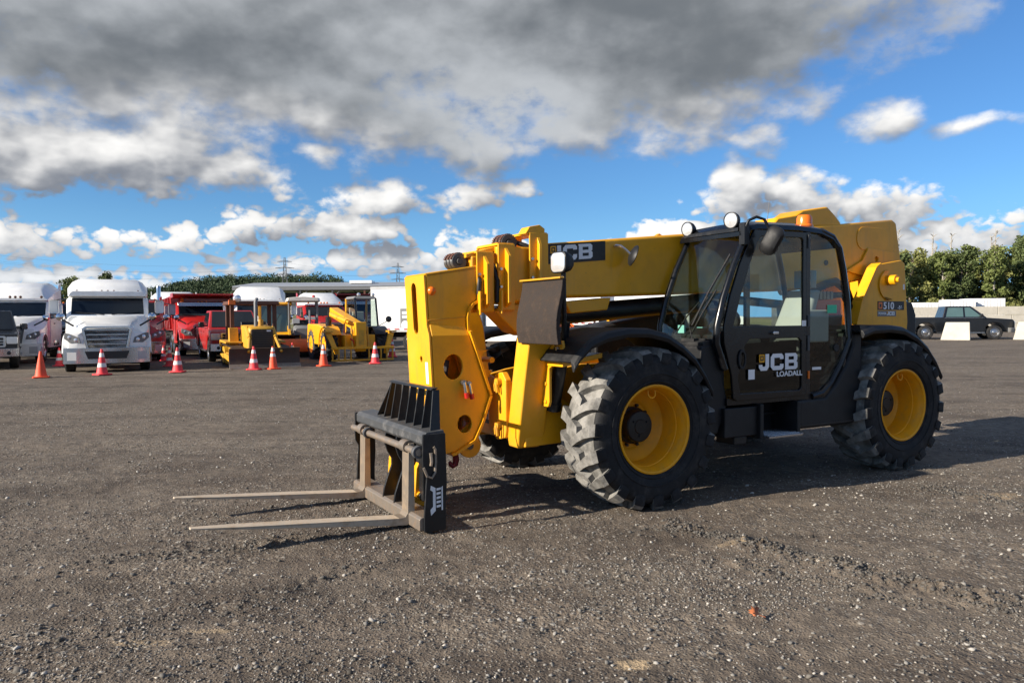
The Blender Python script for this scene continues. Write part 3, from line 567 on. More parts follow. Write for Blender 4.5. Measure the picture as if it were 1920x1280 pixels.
# head
hd = bpy.data.objects.new('boom_head', None); COL.objects.link(hd); hd.parent = TX; hd.empty_display_size = .1
upper = [(1.52, 1.84), (1.05, 1.915), (1.03, 1.66), (1.08, 1.645), (1.13, 1.615), (1.165, 1.57), (1.18, 1.50), (1.18, 1.42), (1.495, 1.45)]
lower = [(1.492, 1.36), (1.17, 1.36), (1.11, 1.20), (.995, .87), (1.07, .66), (1.14, .52), (1.30, .435), (1.40, .42), (1.45, .50)]
holes = [circ(1.31, 1.11, .082, .10, 28), circ(1.215, .65, .062, .072, 24)]
for yu, yl, nm in ((.27, .305, 'near'), (-.14, -.165, 'far')):
    m = MB(); s = 1 if yl > 0 else -1
    m.prism(upper, yu - s * .022, yu); m.prism(lower, yl - s * .024, yl, 'y', holes)
    m.hexa([(1.1802, yu - s * .022, 1.43), (1.495, yu - s * .022, 1.452), (1.495, yu, 1.452), (1.1802, yu, 1.43), (1.17, yl - s * .024, 1.36), (1.492, yl - s * .024, 1.36), (1.492, yl, 1.36), (1.17, yl, 1.36)])
    m.build('side_plate', 'yellow', hd, .006)
m = MB()
def XF(z): return 1.522 - (1.84 - z) * .052
front = [(-.138, 1.835), (.268, 1.835), (.268, 1.44), (.303, 1.36), (.303, .52), (-.163, .52), (-.163, 1.36), (-.138, 1.44)]
slot = arc(.045, 1.73, .05, 0, 180, 8) + arc(.045, 1.42, .05, 180, 360, 8)
m.prism(front, 0, .02, 'x', [slot, circ(.12, 1.17, .025, n=12)])
m.v = [(XF(z) + x, y, z) for x, y, z in m.v]; m.build('front_face', 'yellow', hd, .004)
m = MB(); m.box(1.02, 1.20, -.11, .24, 1.62, 1.66); m.hexa([(1.51, -.14, 1.815), (1.51, .27, 1.815), (1.05, .27, 1.89), (1.05, -.14, 1.89), (1.535, -.14, 1.845), (1.535, .27, 1.845), (1.05, .27, 1.925), (1.05, -.14, 1.925)]); m.build('top_plate', 'yellow', hd, .008)
m = MB(); pth = [(1.03, 1.655), (1.08, 1.645), (1.13, 1.615), (1.165, 1.57), (1.18, 1.50), (1.175, 1.39), (1.11, 1.20), (.995, .87), (1.07, .66), (1.14, .52), (1.30, .435), (1.34, .425)]
for (a, b), (c, d) in zip(pth[:-1], pth[1:]):
    L = math.hypot(c - a, d - b); nx, nz = (d - b) / L * .020, -(c - a) / L * .020; lo, hi = -.19, .335 if b < 1.45 else .30
    if b < .88 and d > .8: pass
    m.hexa([(a, lo, b), (c, lo, d), (c + nx, lo, d + nz), (a + nx, lo, b + nz), (a, hi, b), (c, hi, d), (c + nx, hi, d + nz), (a + nx, hi, b + nz)])
m.build('rear_flange', 'yellow', hd, .004)
m = MB()
for yy in (.20, -.10): m.prism([(1.12, 1.24)] + arc(.935, 1.15, .085, 100, -100, 12) + [(1.0, .93), (1.03, .90)], yy, yy + .025, 'y', [circ(.925, 1.15, .025, n=12)])
m.build('pin_ear', 'yellow', hd, .004); m = MB()
for yy in (.18, -.08): m.prism([(1.10, .66), (1.25, .55)] + arc(1.12, .455, .10, 0, -190, 12), yy, yy + .028)
m.build('lower_ear', 'yellow', hd, .004); m = MB(); m.cyl((.925, -.11, 1.15), (.925, .235, 1.15), .024, n=14); m.build('ear_pin', 'yellow', hd, .004)
m = MB(); m.cyl((1.125, -.12, .455), (1.125, .222, .455), .030, n=16); m.build('tilt_pin', 'steel_dark', hd)
m = MB(); m.tube([(1.186, .271, 1.505), (1.35, .271, 1.494), (1.508, .271, 1.480)], .0045, 6); m.build('weld_bead', 'yellow_worn', hd)
m = MB(); m.lathe([(.001, .026), (.018, .024), (.030, .014), (.034, .0)], (1.475, .271, 1.71), n=20); m.build('marker_lamp', 'amber', hd)
m = MB()
for dx, dz in ((0, 0), (-.045, -.01)): m.cyl((1.235 + dx, .305, .985 + dz), (1.235 + dx, .345, .985 + dz), .020, n=12); m.tube([(1.235 + dx, .345, .985 + dz), (1.232 + dx, .352, .955 + dz), (1.222 + dx, .352, .90 + dz)], .014, 8)
cp = m.build('hydraulic_coupler', 'polished', hd)
m = MB()
for dx, dz in ((0, 0), (-.045, -.01)): m.cyl((1.222 + dx, .352, .905 + dz), (1.214 + dx, .352, .862 + dz), .019, n=10)
m.build('coupler_cap', 'lamp_red', cp)
m = MB(); m.prism([(.205, .98), (.255, .98), (.255, 1.15), (.205, 1.15)], 0, .002, 'x'); m.v = [(XF(z) + .0205 + x, y, z) for x, y, z in m.v]; m.build('warning_label', 'white_print', hd)
m = MB(); m.tube([(1.28, .10, 1.15), (1.31, .12, 1.02), (1.26, .14, .90)], .03, 8); m.cyl((1.35, -.1, .62), (1.12, .0, .70), .05, n=16); m.build('crowd_ram', 'steel_dark', hd)
m = MB(); m.tube([(1.20, .06, .44), (1.20, .06, .38)], .022, 10); m.tube([(1.20, .06, .39), (1.185, .06, .36), (1.18, .06, .32), (1.19, .06, .285), (1.21, .06, .275), (1.232, .06, .288), (1.238, .06, .315)], [.022, .027, .028, .026, .024, .020, .012], 10); m.build('lifting_hook', 'red_hook', hd)
# quick-hitch and fork carriage
m = MB(); hq = [(1.42, .55), (1.60, .52), (1.68, .36), (1.70, .10), (1.62, .06), (1.58, .30), (1.44, .44)]; m.prism(hq, .26, .42); m.prism(hq, -.18, -.04); m.box(1.44, 1.58, -.04, .26, .40, .50); m.cyl((1.65, -.2, .15), (1.65, .44, .15), .035, n=14); m.build('quick_hitch', 'yellow', hd, .008)
m = MB(); m.cyl((1.65, .44, .15), (1.65, .455, .15), .022, n=12); m.build('hitch_pin', 'steel_dark', hd)
fc = bpy.data.objects.new('fork_carriage', None); COL.objects.link(fc); fc.parent = TX; fc.empty_display_size = .1
m = MB(); m.prism([(1.80, .60), (1.815, .62), (1.815, .675), (1.79, .70), (1.66, .71), (1.65, .66), (1.76, .65), (1.765, .60)], -.60, .885); m.build('top_beam', 'steel_dark', fc, .004)
m = MB(); m.prism([(1.85, .015), (1.85, .095), (1.83, .11), (1.70, .11), (1.70, .015)], -.60, .885); m.build('bottom_beam', 'steel_bare', fc, .006)
def splate(y0, y1, x_b=1.655, top=.69):
    return [(x_b, 0.006), (1.82, .006), (1.82, .10), (1.812, .22), (1.805, .33), (1.80, .38), (1.80, .405), (1.825, .45), (1.83, .52), (1.825, top), (x_b, top), (x_b - .01, .35), (x_b, .20)]
m = MB(); m.prism(splate(0, 0), .885, .905); m.v = [(x, y, z) for x, y, z in m.v]; sp_ = m.build('end_plate', 'black_paint', fc, .005)
m = MB(); m.prism(splate(0, 0), -.62, -.60); m.build('end_plate', 'black_paint', fc, .005)
m = MB()                                            # hairpin slot bent from bar on the near plate
m.tube([(1.825, .912, .46), (1.80, .915, .40), (1.765, .915, .385), (1.74, .915, .42), (1.735, .915, .50), (1.738, .915, .585), (1.75, .915, .60)], .010, 6); m.tube([(1.77, .912, .56), (1.765, .915, .50), (1.77, .915, .47)], .012, 6); m.build('lock_bar', 'steel_bare', sp_)
m = MB()
for k_, (z0, z1) in enumerate(((.16, .33),)):       # printed maker's mark, standing upright
    m.prism([(1.770, .12), (1.735, .15), (1.735, .31), (1.770, .33), (1.775, .30), (1.755, .285), (1.755, .18), (1.775, .16)], .9052, .9065)
    for i in range(5): m.prism([(1.728, .17 + .03 * i), (1.695, .175 + .03 * i), (1.695, .190 + .03 * i), (1.728, .187 + .03 * i)], .9052, .9065)
    m.prism([(1.690, .15), (1.680, .15), (1.680, .32), (1.690, .31)], .9052, .9065)
m.build('makers_mark', 'white_print', sp_)
m = MB(); m.cyl((1.845, -.59, .565), (1.845, .88, .565), .026, n=18); m.build('fork_shaft', 'steel_bare', fc)
m = MB()
for y in (-.20, .86): m.lathe([(.030, -.02), (.044, -.02), (.044, .02), (.030, .02)], (1.845, y, .565), n=18)
m.build('shaft_collar', 'steel_dark', fc)
for y in (.10, .34):                                  # hanger plates with a long curved front edge
    m = MB(); m.prism([(1.62, .04), (1.80, .02), (1.84, .10), (1.83, .17), (1.80, .26), (1.765, .35), (1.765, .40), (1.80, .46), (1.82, .52), (1.815, .60), (1.66, .66), (1.60, .45)], y, y + .022); m.build('hanger_plate', 'black_paint', fc, .004)
m = MB(); m.box(1.60, 1.66, -.05, .50, .12, .58); m.build('back_plate', 'black_paint', fc, .006)
m = MB(); m.box(1.74, 1.79, .42, .45, .11, .19); m.cyl((1.77, .40, .16), (1.77, .47, .16), .02, n=10); m.build('lock_lug', 'steel_dark', fc, .003)
vg = MB(); vg.hexa([(1.68, -.05, .985), (1.72, -.05, .985), (1.72, .80, .985), (1.68, .80, .985), (1.66, -.05, 1.0), (1.70, -.05, 1.0), (1.70, .80, 1.0), (1.66, .80, 1.0)]); vo = vg.build('guard_bar', 'black_paint', fc, .003)
for i in range(8):
    t = i / 7; yb = -.26 + t * 1.10; yt = -.045 + t * .83; yt = yb if 0 < i < 7 else yt
    yt = min(max(yt, -.045), .785); s = MB(); w_ = .012
    zt = .99 if -.05 <= yb <= .80 else .985
    s.hexa([(1.67, yb, .70), (1.75, yb, .70), (1.75, yb + w_, .70), (1.67, yb + w_, .70), (1.65, yt, zt), (1.70, yt, zt), (1.70, yt + w_, zt), (1.65, yt + w_, zt)]); s.build('guard_slat', 'black_paint', fc, .002)
for yc in (.62, -.35):
    m = MB(); hw = .06; out = []
    prof = [(1.80, .60), (1.845, .60), (1.855, .10), (1.875, .075), (1.92, .070), (2.4, .110), (3.0, .158), (3.30, .182)]
    low = [(3.305, .172), (2.9, .128), (2.4, .072), (1.95, .020), (1.86, .012), (1.81, .03), (1.80, .10)]
    pts = prof + low; n = len(pts)
    def hwx(x): return hw if x < 2.75 else hw * (1 - .55 * ((x - 2.75) / .55) ** 1.6)
    m.add([(x, yc - hwx(x), z) for x, z in pts] + [(x, yc + hwx(x), z) for x, z in pts], [tuple(range(n)), tuple(range(2 * n - 1, n - 1, -1))] + [(i, n + i, n + (i + 1) % n, (i + 1) % n) for i in range(n)])
    m.mi = [0 if max(m.v[i][0] for i in fa) < 1.93 else 1 for fa in m.f]; m.mi[:2] = [1, 1]; f = m.build('fork', ['fork_shank', 'fork_steel'], fc, .004)
    h = MB(); h.lathe([(.028, -.05), (.045, -.05), (.045, .05), (.028, .05)], (1.838, yc, .575), n=20); h.build('fork_eye', 'steel_bare', f)

# cab: frame, panes, door, seat
cb = bpy.data.objects.new('cab', None); COL.objects.link(cb); cb.parent = TX; cb.empty_display_size = .1
YN, YF = 1.085, .37
apil = [(-.83, 1.05), (-.735, 1.27), (-.745, 1.42), (-.81, 1.64), (-.93, 1.92), (-1.03, 2.10), (-1.10, 2.235)]
rpil = [(-2.02, 2.265), (-2.17, 2.22), (-2.27, 2.12), (-2.33, 1.92), (-2.385, 1.65), (-2.42, 1.28), (-2.30, 1.06), (-2.16, .88), (-2.04, .79), (-1.90, .765)]
def P3(l, y): return [(x, y, z) for x, z in l]
for y in (YN, YF):
    m = MB(); m.tube(P3(apil, y), [.034, .034, .030, .028, .027, .027, .028], 12); m.build('front_pillar', 'cab_black', cb)
    m = MB(); m.tube(P3(rpil, y), .030, 10); m.build('rear_pillar', 'cab_black', cb)
    m = MB(); m.box(-1.862, -1.805, y - .02, y + .02, .79, 2.26); m.build('centre_pillar', 'cab_black', cb, .006)
m = MB()
rt = []
for x, dz in ((-1.00, 2.225), (-1.06, 2.27), (-1.2, 2.295), (-1.7, 2.305), (-2.0, 2.29), (-2.16, 2.245), (-2.25, 2.17)):
    rt.append([(x, YF - .03, dz - .055), (x, YF - .02, dz - .01), (x, YF + .06, dz + .02), (x, (YN + YF) / 2, dz + .028), (x, YN - .06, dz + .02), (x, YN + .02, dz - .01), (x, YN + .03, dz - .055)])
m.loft(rt); m.build('roof', 'cab_black', cb, .006)
m = MB(); m.box(-1.9, -.86, YF, YN, .74, .80); m.prism([(-1.9, .74), (-1.9, .80), (-2.04, .80), (-2.3, 1.06), (-2.36, 1.06), (-2.1, .74)], YF, YN); m.box(-2.38, -2.34, YF, YN, 1.0, 1.30); m.build('floor', 'cab_black', cb, .004)
# curved windscreen
m = MB(); gr = []
for x, z in apil[1:]:
    row = []
    for i in range(9):
        t = i / 8; row.append((x + .055 * math.sin(math.pi * t) + .012, YF + .02 + (YN - YF - .04) * t, z))
    gr.append(row)
for a, b in zip(gr[:-1], gr[1:]): m.add(a + b, [(i, i + 1, 10 + i, 9 + i) for i in range(8)])
m.build('windscreen', 'cab_glass', cb)
m = MB(); m.prism([(-.83, 1.05), (-.70, 1.27), (-.69, 1.31), (-.76, 1.31), (-.90, 1.05)], YF, YN); m.prism([(-.62, 1.00), (-.62, 1.28), (-.72, 1.30), (-.86, 1.04), (-.86, .80), (-.70, .80)], YF - .1, YN - .03); m.build('cowl', 'black_plastic', cb, .01)
qw = [(-1.865, 2.235), (-2.0, 2.235), (-2.13, 2.20), (-2.235, 2.11), (-2.30, 1.92), (-2.355, 1.65), (-2.388, 1.29), (-2.27, 1.06), (-2.14, .90), (-2.02, .815), (-1.865, .80)]
for y in (YN - .005, YF + .005):
    m = MB(); m.add(P3(qw, y), [tuple(range(len(qw)))]); m.build('quarter_window', 'cab_glass', cb)
m = MB(); m.quad((-2.25, YF + .03, 2.12), (-2.25, YN - .03, 2.12), (-2.40, YN - .03, 1.30), (-2.40, YF + .03, 1.30)); m.build('rear_window', 'cab_glass', cb)
m = MB(); m.add(P3([(-.86, 1.33), (-.80, 1.46), (-.86, 1.64), (-.97, 1.92), (-1.06, 2.10), (-1.13, 2.215), (-1.80, 2.225), (-1.80, 1.33)], YF), [tuple(range(8))]); m.build('side_window', 'cab_glass', cb)
m = MB(); m.prism([(-.86, .80), (-.80, 1.10), (-.80, 1.33), (-1.80, 1.33), (-1.80, .80)], YF - .01, YF + .01); m.build('inner_panel', 'black_plastic', cb)
# door
do = [(-.905, .80), (-.885, 1.00), (-.80, 1.27), (-.80, 1.42), (-.865, 1.66), (-.98, 1.94), (-1.08, 2.12), (-1.15, 2.235), (-1.795, 2.24), (-1.795, .78), (-.95, .78)]
wu = [(-.905, 1.41), (-.985, 1.66), (-1.09, 1.93), (-1.19, 2.13), (-1.235, 2.18), (-1.73, 2.19), (-1.755, 2.165), (-1.755, 1.41)]
wl = [(-.985, .84), (-.955, .98), (-1.00, 1.10), (-1.04, 1.25), (-1.09, 1.30), (-1.70, 1.30), (-1.74, 1.27), (-1.74, .86), (-1.71, .835)]
m = MB(); m.prism(do, YN + .005, YN + .030, 'y', [wu, wl]); dr = m.build('door', 'cab_black', cb, .006)
m = MB(); m.add(P3(wu, YN + .015), [tuple(range(len(wu)))]); m.build('upper_window', 'cab_glass', dr)
m = MB(); m.add(P3(wl, YN + .015), [tuple(range(len(wl)))]); m.build('lower_window', 'door_glass', dr)
m = MB(); m.prism([(-1.0, .86), (-1.0, 1.26), (-1.72, 1.28), (-1.72, .86)], YN - .02, YN - .012); m.build('door_lining', 'black_plastic', dr)
m = MB(); m.prism(circ(-.995, 1.13, .045, .085, 24), YN + .031, YN + .045, 'y', [circ(-.995, 1.13, .028, .06, 18)]); m.build('door_pull', 'black_plastic', dr, .004)
m = MB(); m.box(-1.42, -1.37, YN + .030, YN + .055, 1.338, 1.362); m.cyl((-1.36, YN + .03, 1.35), (-1.36, YN + .06, 1.35), .014, n=12); m.build('door_lock', 'chrome', dr, .004)
for z0, z1 in ((2.10, 2.22), (1.40, 1.50), (1.18, 1.32)): m = MB(); m.box(-1.835, -1.812, YN + .02, YN + .038, z0, z1); m.build('hinge', 'steel_dark', dr, .003)
block_jcb('door_lettering', dr, -1.20, YN + .0310, 1.025, .143)
lettering('model_lettering', 'LOADALL', .062, 'white_print', dr, (-1.415, YN + .032, .968), (R(90), 0, R(180)), 1.2, .0016)
m = MB(); m.box(-1.150, -1.075, YN + .0305, YN + .032, .955, 1.04); m.build('white_sticker', 'white_print', dr)
m = MB(); m.box(-1.79, -1.735, YN + .031, YN + .0325, 1.405, 1.455); m.build('small_sticker', 'white_print', dr)
m = MB(); m.box(-1.845, -1.825, YN + .021, YN + .030, .93, 1.00); m.build('side_reflector', 'amber', cb)
m = MB(); m.box(-2.03, -1.91, YN + .0005, YN + .002, 1.005, 1.03); m.build('blue_label', 'white_print', cb)
m = MB(); m.box(-2.24, -2.11, YN + .001, YN + .0025, 1.52, 1.595); m.build('green_sticker', 'sticker_green', cb)
m = MB(); m.cyl((-2.22, YN, 1.20), (-2.22, YN + .02, 1.20), .035, n=18); m.build('window_knob', 'black_plastic', cb)
# cab interior
m = MB(); m.loft([rrect_ for rrect_ in [[(x, y, .98 + dz) for x, y in rrect(-1.98, -1.48, .50, .96, .08)] for dz in (0, .04, .12, .15)]]); st = m.build('seat', 'seat_grey', cb, .02)
m = MB(); m.loft([[(-1.95 - .28 * t + dx, y, 1.12 + .62 * t) for dx, y in rrect(-.06, .07, .52 + .05 * t, .94 - .05 * t, .05)] for t in (0, .3, .6, .85, 1.)]); m.build('backrest', 'seat_grey', st, .02)
m = MB(); m.loft([[(-2.24 + dx, y, 1.76 + z) for dx, y in rrect(-.05, .05, .62, .84, .04)] for z in (0, .06, .14, .17)]); m.tube([(-2.24, .68, 1.70), (-2.24, .68, 1.8)], .012); m.build('headrest', 'seat_grey', st, .01)
m = MB(); m.box(-1.9, -1.55, .97, 1.03, 1.22, 1.28); m.box(-1.9, -1.55, .42, .50, 1.22, 1.28); m.box(-2.2, -1.9, .97, 1.04, 1.25, 1.55); m.build('armrest', 'grey_plastic', st, .02)
m = MB(); m.lathe([(.165 + .015 * math.cos(a), .015 * math.sin(a)) for a in (2 * math.pi * i / 10 for i in range(11))], (0, 0, 0), 'z', 36); m.box(-.16, .16, -.012, .012, -.01, .01); m.cyl((0, 0, -.02), (0, 0, .02), .04, n=14)
sw = m.build('steering_wheel', 'black_plastic', cb); sw.location = (-1.16, .73, 1.52); sw.rotation_euler = (0, R(-48), 0)
m = MB(); m.tube([(-.86, .73, 1.20), (-1.0, .73, 1.36), (-1.15, .73, 1.51)], .04, 10); m.prism([(-.80, 1.05), (-.80, 1.34), (-.92, 1.40), (-1.06, 1.30), (-1.02, 1.05)], .46, 1.0); m.build('dashboard', 'black_plastic', cb, .015)
m = MB(); m.box(-1.04, -1.02, .55, .62, 1.32, 1.40); m.box(-.84, -.82, .52, .60, 1.34, 1.42); m.build('dash_sticker', 'sticker_cyan', cb)
m = MB(); m.box(-1.02, -1.0, .40, .46, 1.30, 1.52); m.box(-1.9, -1.0, .39, .41, 1.34, 1.40); m.build('side_console', 'grey_plastic', cb, .01)
# wipers, lamps, mirrors
m = MB(); m.tube([(-.69, .80, 1.30), (-.72, .92, 1.50), (-.80, 1.02, 1.72)], .008, 6); m.tube([(-.66, .88, 1.30), (-.70, .80, 1.42), (-.765, .96, 1.66)], .006, 6)
m.tube([(-.695, .84, 1.42), (-.775, .97, 1.72), (-.93, 1.05, 2.02)], .010, 6); m.tube([(-.70, .62, 1.34), (-.73, .74, 1.50), (-.76, .86, 1.62)], .007, 6); m.box(-.70, -.64, .76, .92, 1.27, 1.31); m.build('wiper', 'rubber', cb)
def work_lamp(par, loc, rz, tilt, r0=.062):
    l = bpy.data.objects.new('work_lamp', None); COL.objects.link(l); l.parent = par; l.location = loc; l.rotation_euler = (0, tilt, rz); l.empty_display_size = .05
    m = MB(); m.lathe([(.001, -.075), (r0 * .55, -.07), (r0 * .95, -.03), (r0 * 1.08, .0), (r0 * 1.08, .022), (r0 * .95, .024)], ax='x', n=24); m.build('lamp_housing', 'black_plastic', l)
    m = MB(); m.lathe([(r0 * .95, .020), (r0 * .5, .026), (.001, .028)], ax='x', n=24); m.build('lamp_lens', 'lens', l)
    m = MB(); m.box(-.07, -.03, -.012, .012, -r0 * 1.35, -r0 * .3); m.build('lamp_bracket', 'black_paint', l)
work_lamp(cb, (-1.00, .46, 2.295), R(8), R(4)); work_lamp(cb, (-1.0, 1.00, 2.315), R(12), R(4), .066)
m = MB(); m.box(-1.04, -.985, .42, 1.08, 2.215, 2.245); m.tube([(-1.06, 1.08, 2.10), (-1.02, 1.13, 2.10), (-1.02, 1.13, 2.24), (-1.04, 1.15, 2.30), (-1.10, 1.18, 2.33), (-1.17, 1.20, 2.31), (-1.25, 1.22, 2.18)], .013, 8); m.box(-1.06, -1.0, 1.08, 1.14, 2.10, 2.28); m.build('lamp_bar', 'black_paint', cb, .003)
mr = bpy.data.objects.new('mirror', None); COL.objects.link(mr); mr.parent = cb; mr.location = (-1.22, 1.24, 2.13); mr.rotation_euler = (R(-30), R(0), R(24)); mr.empty_display_size = .05
m = MB(); m.loft([[(-.055 * k, y * s, z * s) for y, z in rrect(-.075, .075, -.125, .125, .06, 6)] for k, s in ((0, 1.), (-.35, 1.0), (-.8, .8), (-1., .45))]); m.build('mirror_shell', 'black_plastic', mr)
m = MB(); m.prism(rrect(-.066, .066, -.115, .115, .055, 6), -.004, -.0005, 'x'); m.build('mirror_glass', 'chrome', mr)
m = MB(); m.lathe([(.001, .10), (.055, .095), (.068, .07), (.070, .01), (.078, 0), (.078, -.03)], (-2.02, .90, 2.335), 'z', 28); m.build('beacon', 'amber', cb)
m = MB(); m.cyl((-2.02, .90, 2.27), (-2.02, .90, 2.31), .08, n=24); m.build('beacon_base', 'black_plastic', cb)
m = MB(); m.cyl((-1.72, .72, 2.31), (-1.76, .72, 2.58), .004, .002, n=6); m.build('aerial', 'black_paint', cb)
# head lamp on its stalk beside the boom, and the round boom mirror
hl = bpy.data.objects.new('head_lamp', None); COL.objects.link(hl); hl.parent = TX; hl.location = (.74, 1.00, 1.905); hl.rotation_euler = (0, 0, R(6)); hl.empty_display_size = .05
m = MB(); m.loft([[(x, y * s, z * s) for y, z in rrect(-.085, .085, -.075, .075, .045, 5)] for x, s in ((-.09, .45), (-.05, .85), (0, 1.06), (.03, 1.06), (.035, .98))]); m.build('lamp_housing', 'black_plastic', hl)
m = MB(); m.loft([[(x, y * s, z * s) for y, z in rrect(-.085, .085, -.075, .075, .045, 5)] for x, s in ((.034, .97), (.044, .7), (.047, .2))]); m.build('lamp_lens', 'lens', hl)
m = MB(); m.tube([(-.02, 0, -.06), (-.03, -.01, -.2), (-.05, -.03, -.40), (-.10, -.10, -.62)], .019, 8); m.build('lamp_stalk', 'black_paint', hl)
bm_ = bpy.data.objects.new('boom_mirror', None); COL.objects.link(bm_); bm_.parent = TX; bm_.location = (-.36, .46, 2.035); bm_.rotation_euler = (0, R(-20), R(-22)); bm_.empty_display_size = .05
m = MB(); m.lathe([(.001, .032), (.05, .026), (.085, .010), (.096, -.004), (.094, -.010)], ax='x', n=28); m.lathe([(.094, -.010), (.05, -.014), (.001, -.016)], ax='x', n=28); m.build('mirror_shell', 'black_plastic', bm_)
m = MB(); m.tube([(.02, 0, 0), (.07, -.03, .03), (.12, -.05, .05), (.16, -.06, .04), (.17, -.13, .03)], .012, 6); m.build('mirror_arm', 'polished', bm_)

# mudguards, tanks, steps, rear tower
def guard(pts, y0, y1, lip, cap=True):
    m = MB(); th = .022; n = len(pts); up = []; dn = []
    for i, (x, z) in enumerate(pts):
        a = pts[max(i - 1, 0)]; b = pts[min(i + 1, n - 1)]; L = math.hypot(b[0] - a[0], b[1] - a[1]); nx, nz = -(b[1] - a[1]) / L, (b[0] - a[0]) / L
        if nz < 0: nx, nz = -nx, -nz
        up.append((x, z)); dn.append((x - nx * th, z - nz * th))
    m.prism(up + dn[::-1], y0, y1 - .05)
    rings = [[(x, y1 - .05, z), (x, y1 - .015, z - .012), (x, y1, z - .045), (x, y1 - .012, z - lip), (x, y1 - .03, z - lip), (x, y1 - .05, z - .03)] for x, z in up]
    m.loft(rings); return m
fpts = [(.78, 1.17), (.72, 1.25), (.62, 1.335), (.48, 1.385), (.28, 1.415), (.08, 1.41), (-.10, 1.37), (-.25, 1.29), (-.38, 1.19), (-.49, 1.05), (-.57, .92)]
guard(fpts, .60, 1.235, .075).build('mudguard', 'black_plastic', TX, .006); guard(fpts, -1.235, -.60, .0751).build('mudguard', 'black_plastic', TX, .006)
rpts = [(-2.44, 1.36), (-2.60, 1.40), (-2.85, 1.405), (-3.05, 1.385), (-3.25, 1.31), (-3.42, 1.20), (-3.56, 1.06), (-3.66, .92)]
guard(rpts, .52, 1.235, .075).build('mudguard', 'black_plastic', TX, .006); guard(rpts, -1.235, -.40, .0751).build('mudguard', 'black_plastic', TX, .006)
m = MB(); m.prism([(-.56, .52), (-.60, 1.25), (-.76, 1.28), (-.90, .76), (-.78, .50)], .42, 1.06); m.build('side_cover', 'black_plastic', TX, .02)
m = MB(); m.prism([(-1.72, .475), (-1.72, .745), (-2.08, .755), (-2.22, .87), (-2.36, 1.04), (-2.46, 1.22), (-2.46, 1.34), (-2.60, 1.34), (-2.60, .90), (-2.50, .475)], .45, 1.10); fk = m.build('fuel_tank', 'black_plastic', TX, .035, seg=3)
m = MB(); m.box(-2.50, -1.73, 1.098, 1.106, .500, .515); m.build('tank_seam', 'black_paint', fk)
m = MB(); m.box(-1.70, -.80, .80, .84, .45, .76); m.box(-1.20, -.82, .84, 1.10, .47, .72); m.box(-1.24, -1.20, .84, 1.14, .44, .74); m.box(-1.70, -1.66, .84, 1.14, .44, .74); sb = m.build('step_well', 'black_plastic', TX, .01)
m = MB(); m.box(-1.66, -1.24, .90, 1.20, .445, .465)
for i in range(7): m.box(-1.65, -1.25, .92 + i * .04, .93 + i * .04, .465, .472)
m.build('step_tread', 'polished', sb, .003)
m = MB(); m.box(-1.655, -1.245, .842, .90, .60, .625); m.build('step_tread', 'black_paint', sb, .003)
m = MB(); m.box(-1.10, -.95, .86, 1.08, .40, .47); m.build('battery_tray', 'black_paint', sb, .01)
tw = [(-3.28, 1.19), (-3.31, 1.40), (-3.40, 1.66), (-3.63, 2.01), (-3.70, 2.05), (-4.07, 2.105), (-4.13, 2.07), (-4.19, 1.42), (-4.16, 1.19)]
for yy in (.46, -.26):
    m = MB(); m.prism(tw, yy, yy + .04); twp = m.build('tower_plate', 'yellow', TX, .006)
    if yy > 0:
        m = MB(); m.prism([(-3.84, 1.99)] + arc(-3.84, 1.83, .165, 80, -100, 14)[1:] + [(-3.80, 1.66), (-3.755, 1.70), (-3.755, 1.97)], .5005, .515); bs_ = m.build('pivot_boss', 'yellow', twp, .004)
        m = MB(); m.cyl((-3.85, .50, 1.88), (-3.85, .60, 1.88), .055, n=20); m.cyl((-3.85, .60, 1.88), (-3.85, .63, 1.88), .028, n=12); m.build('pivot_pin', 'yellow', bs_, .004)
        m = MB(); m.box(-4.12, -3.66, .5005, .503, 1.555, 1.65); pl = m.build('model_plate', 'black_paint', twp)
        lettering('model_number', '510', .105, 'white_print', pl, (-3.755, .5035, 1.566), (R(90), 0, R(180)), 1.18, .003); lettering('model_suffix', '-56', .052, 'white_print', pl, (-4.005, .5035, 1.566), (R(90), 0, R(180)), 1.15, .0012)
        m = MB(); m.prism([(-3.675, 1.568), (-3.738, 1.568), (-3.738, 1.638), (-3.675, 1.638)], .5031, .5045, 'y', [[(-3.69, 1.585), (-3.722, 1.585), (-3.722, 1.62), (-3.69, 1.62)]]); m.build('emblem_square', 'amber', pl)
        m = MB(); m.box(-3.98, -3.66, .5005, .503, 1.485, 1.545); p2 = m.build('engine_plate', 'grey_mid', twp)
        lettering('engine_lettering', 'POWER', .034, 'white_print', p2, (-3.675, .5035, 1.505), (R(90), 0, R(180)), 1.1, .001); block_jcb('maker_lettering', p2, -3.815, .5032, 1.497, .040)
        m = MB(); m.box(-4.13, -4.10, .5005, .502, 1.78, 1.84); m.build('small_label', 'white_print', twp)
        m = MB()
        for (a, b), (c, d) in zip(tw[1:4], tw[2:5]):
            L = math.hypot(c - a, d - b); nx, nz = -(d - b) / L * .018, (c - a) / L * .018; nx, nz = (-nx, -nz) if nx < 0 else (nx, nz)
            m.hexa([(a, .40, b), (c, .40, d), (c + nx, .40, d + nz), (a + nx, .40, b + nz), (a, .52, b), (c, .52, d), (c + nx, .52, d + nz), (a + nx, .52, b + nz)])
        m.build('edge_strip', 'yellow', twp, .003)
m = MB(); m.box(-4.17, -4.13, -.22, .46, 1.19, 1.95); m.box(-3.9, -3.3, -.22, .46, 1.16, 1.19); m.build('tower_back', 'yellow', TX, .005)
m = MB(); m.prism([(-4.20, 1.02), (-4.19, 1.66), (-4.40, 1.64), (-4.47, 1.50), (-4.47, .98), (-4.3, .90)], -.60, .42); m.build('rear_cover', 'black_plastic', TX, .02)
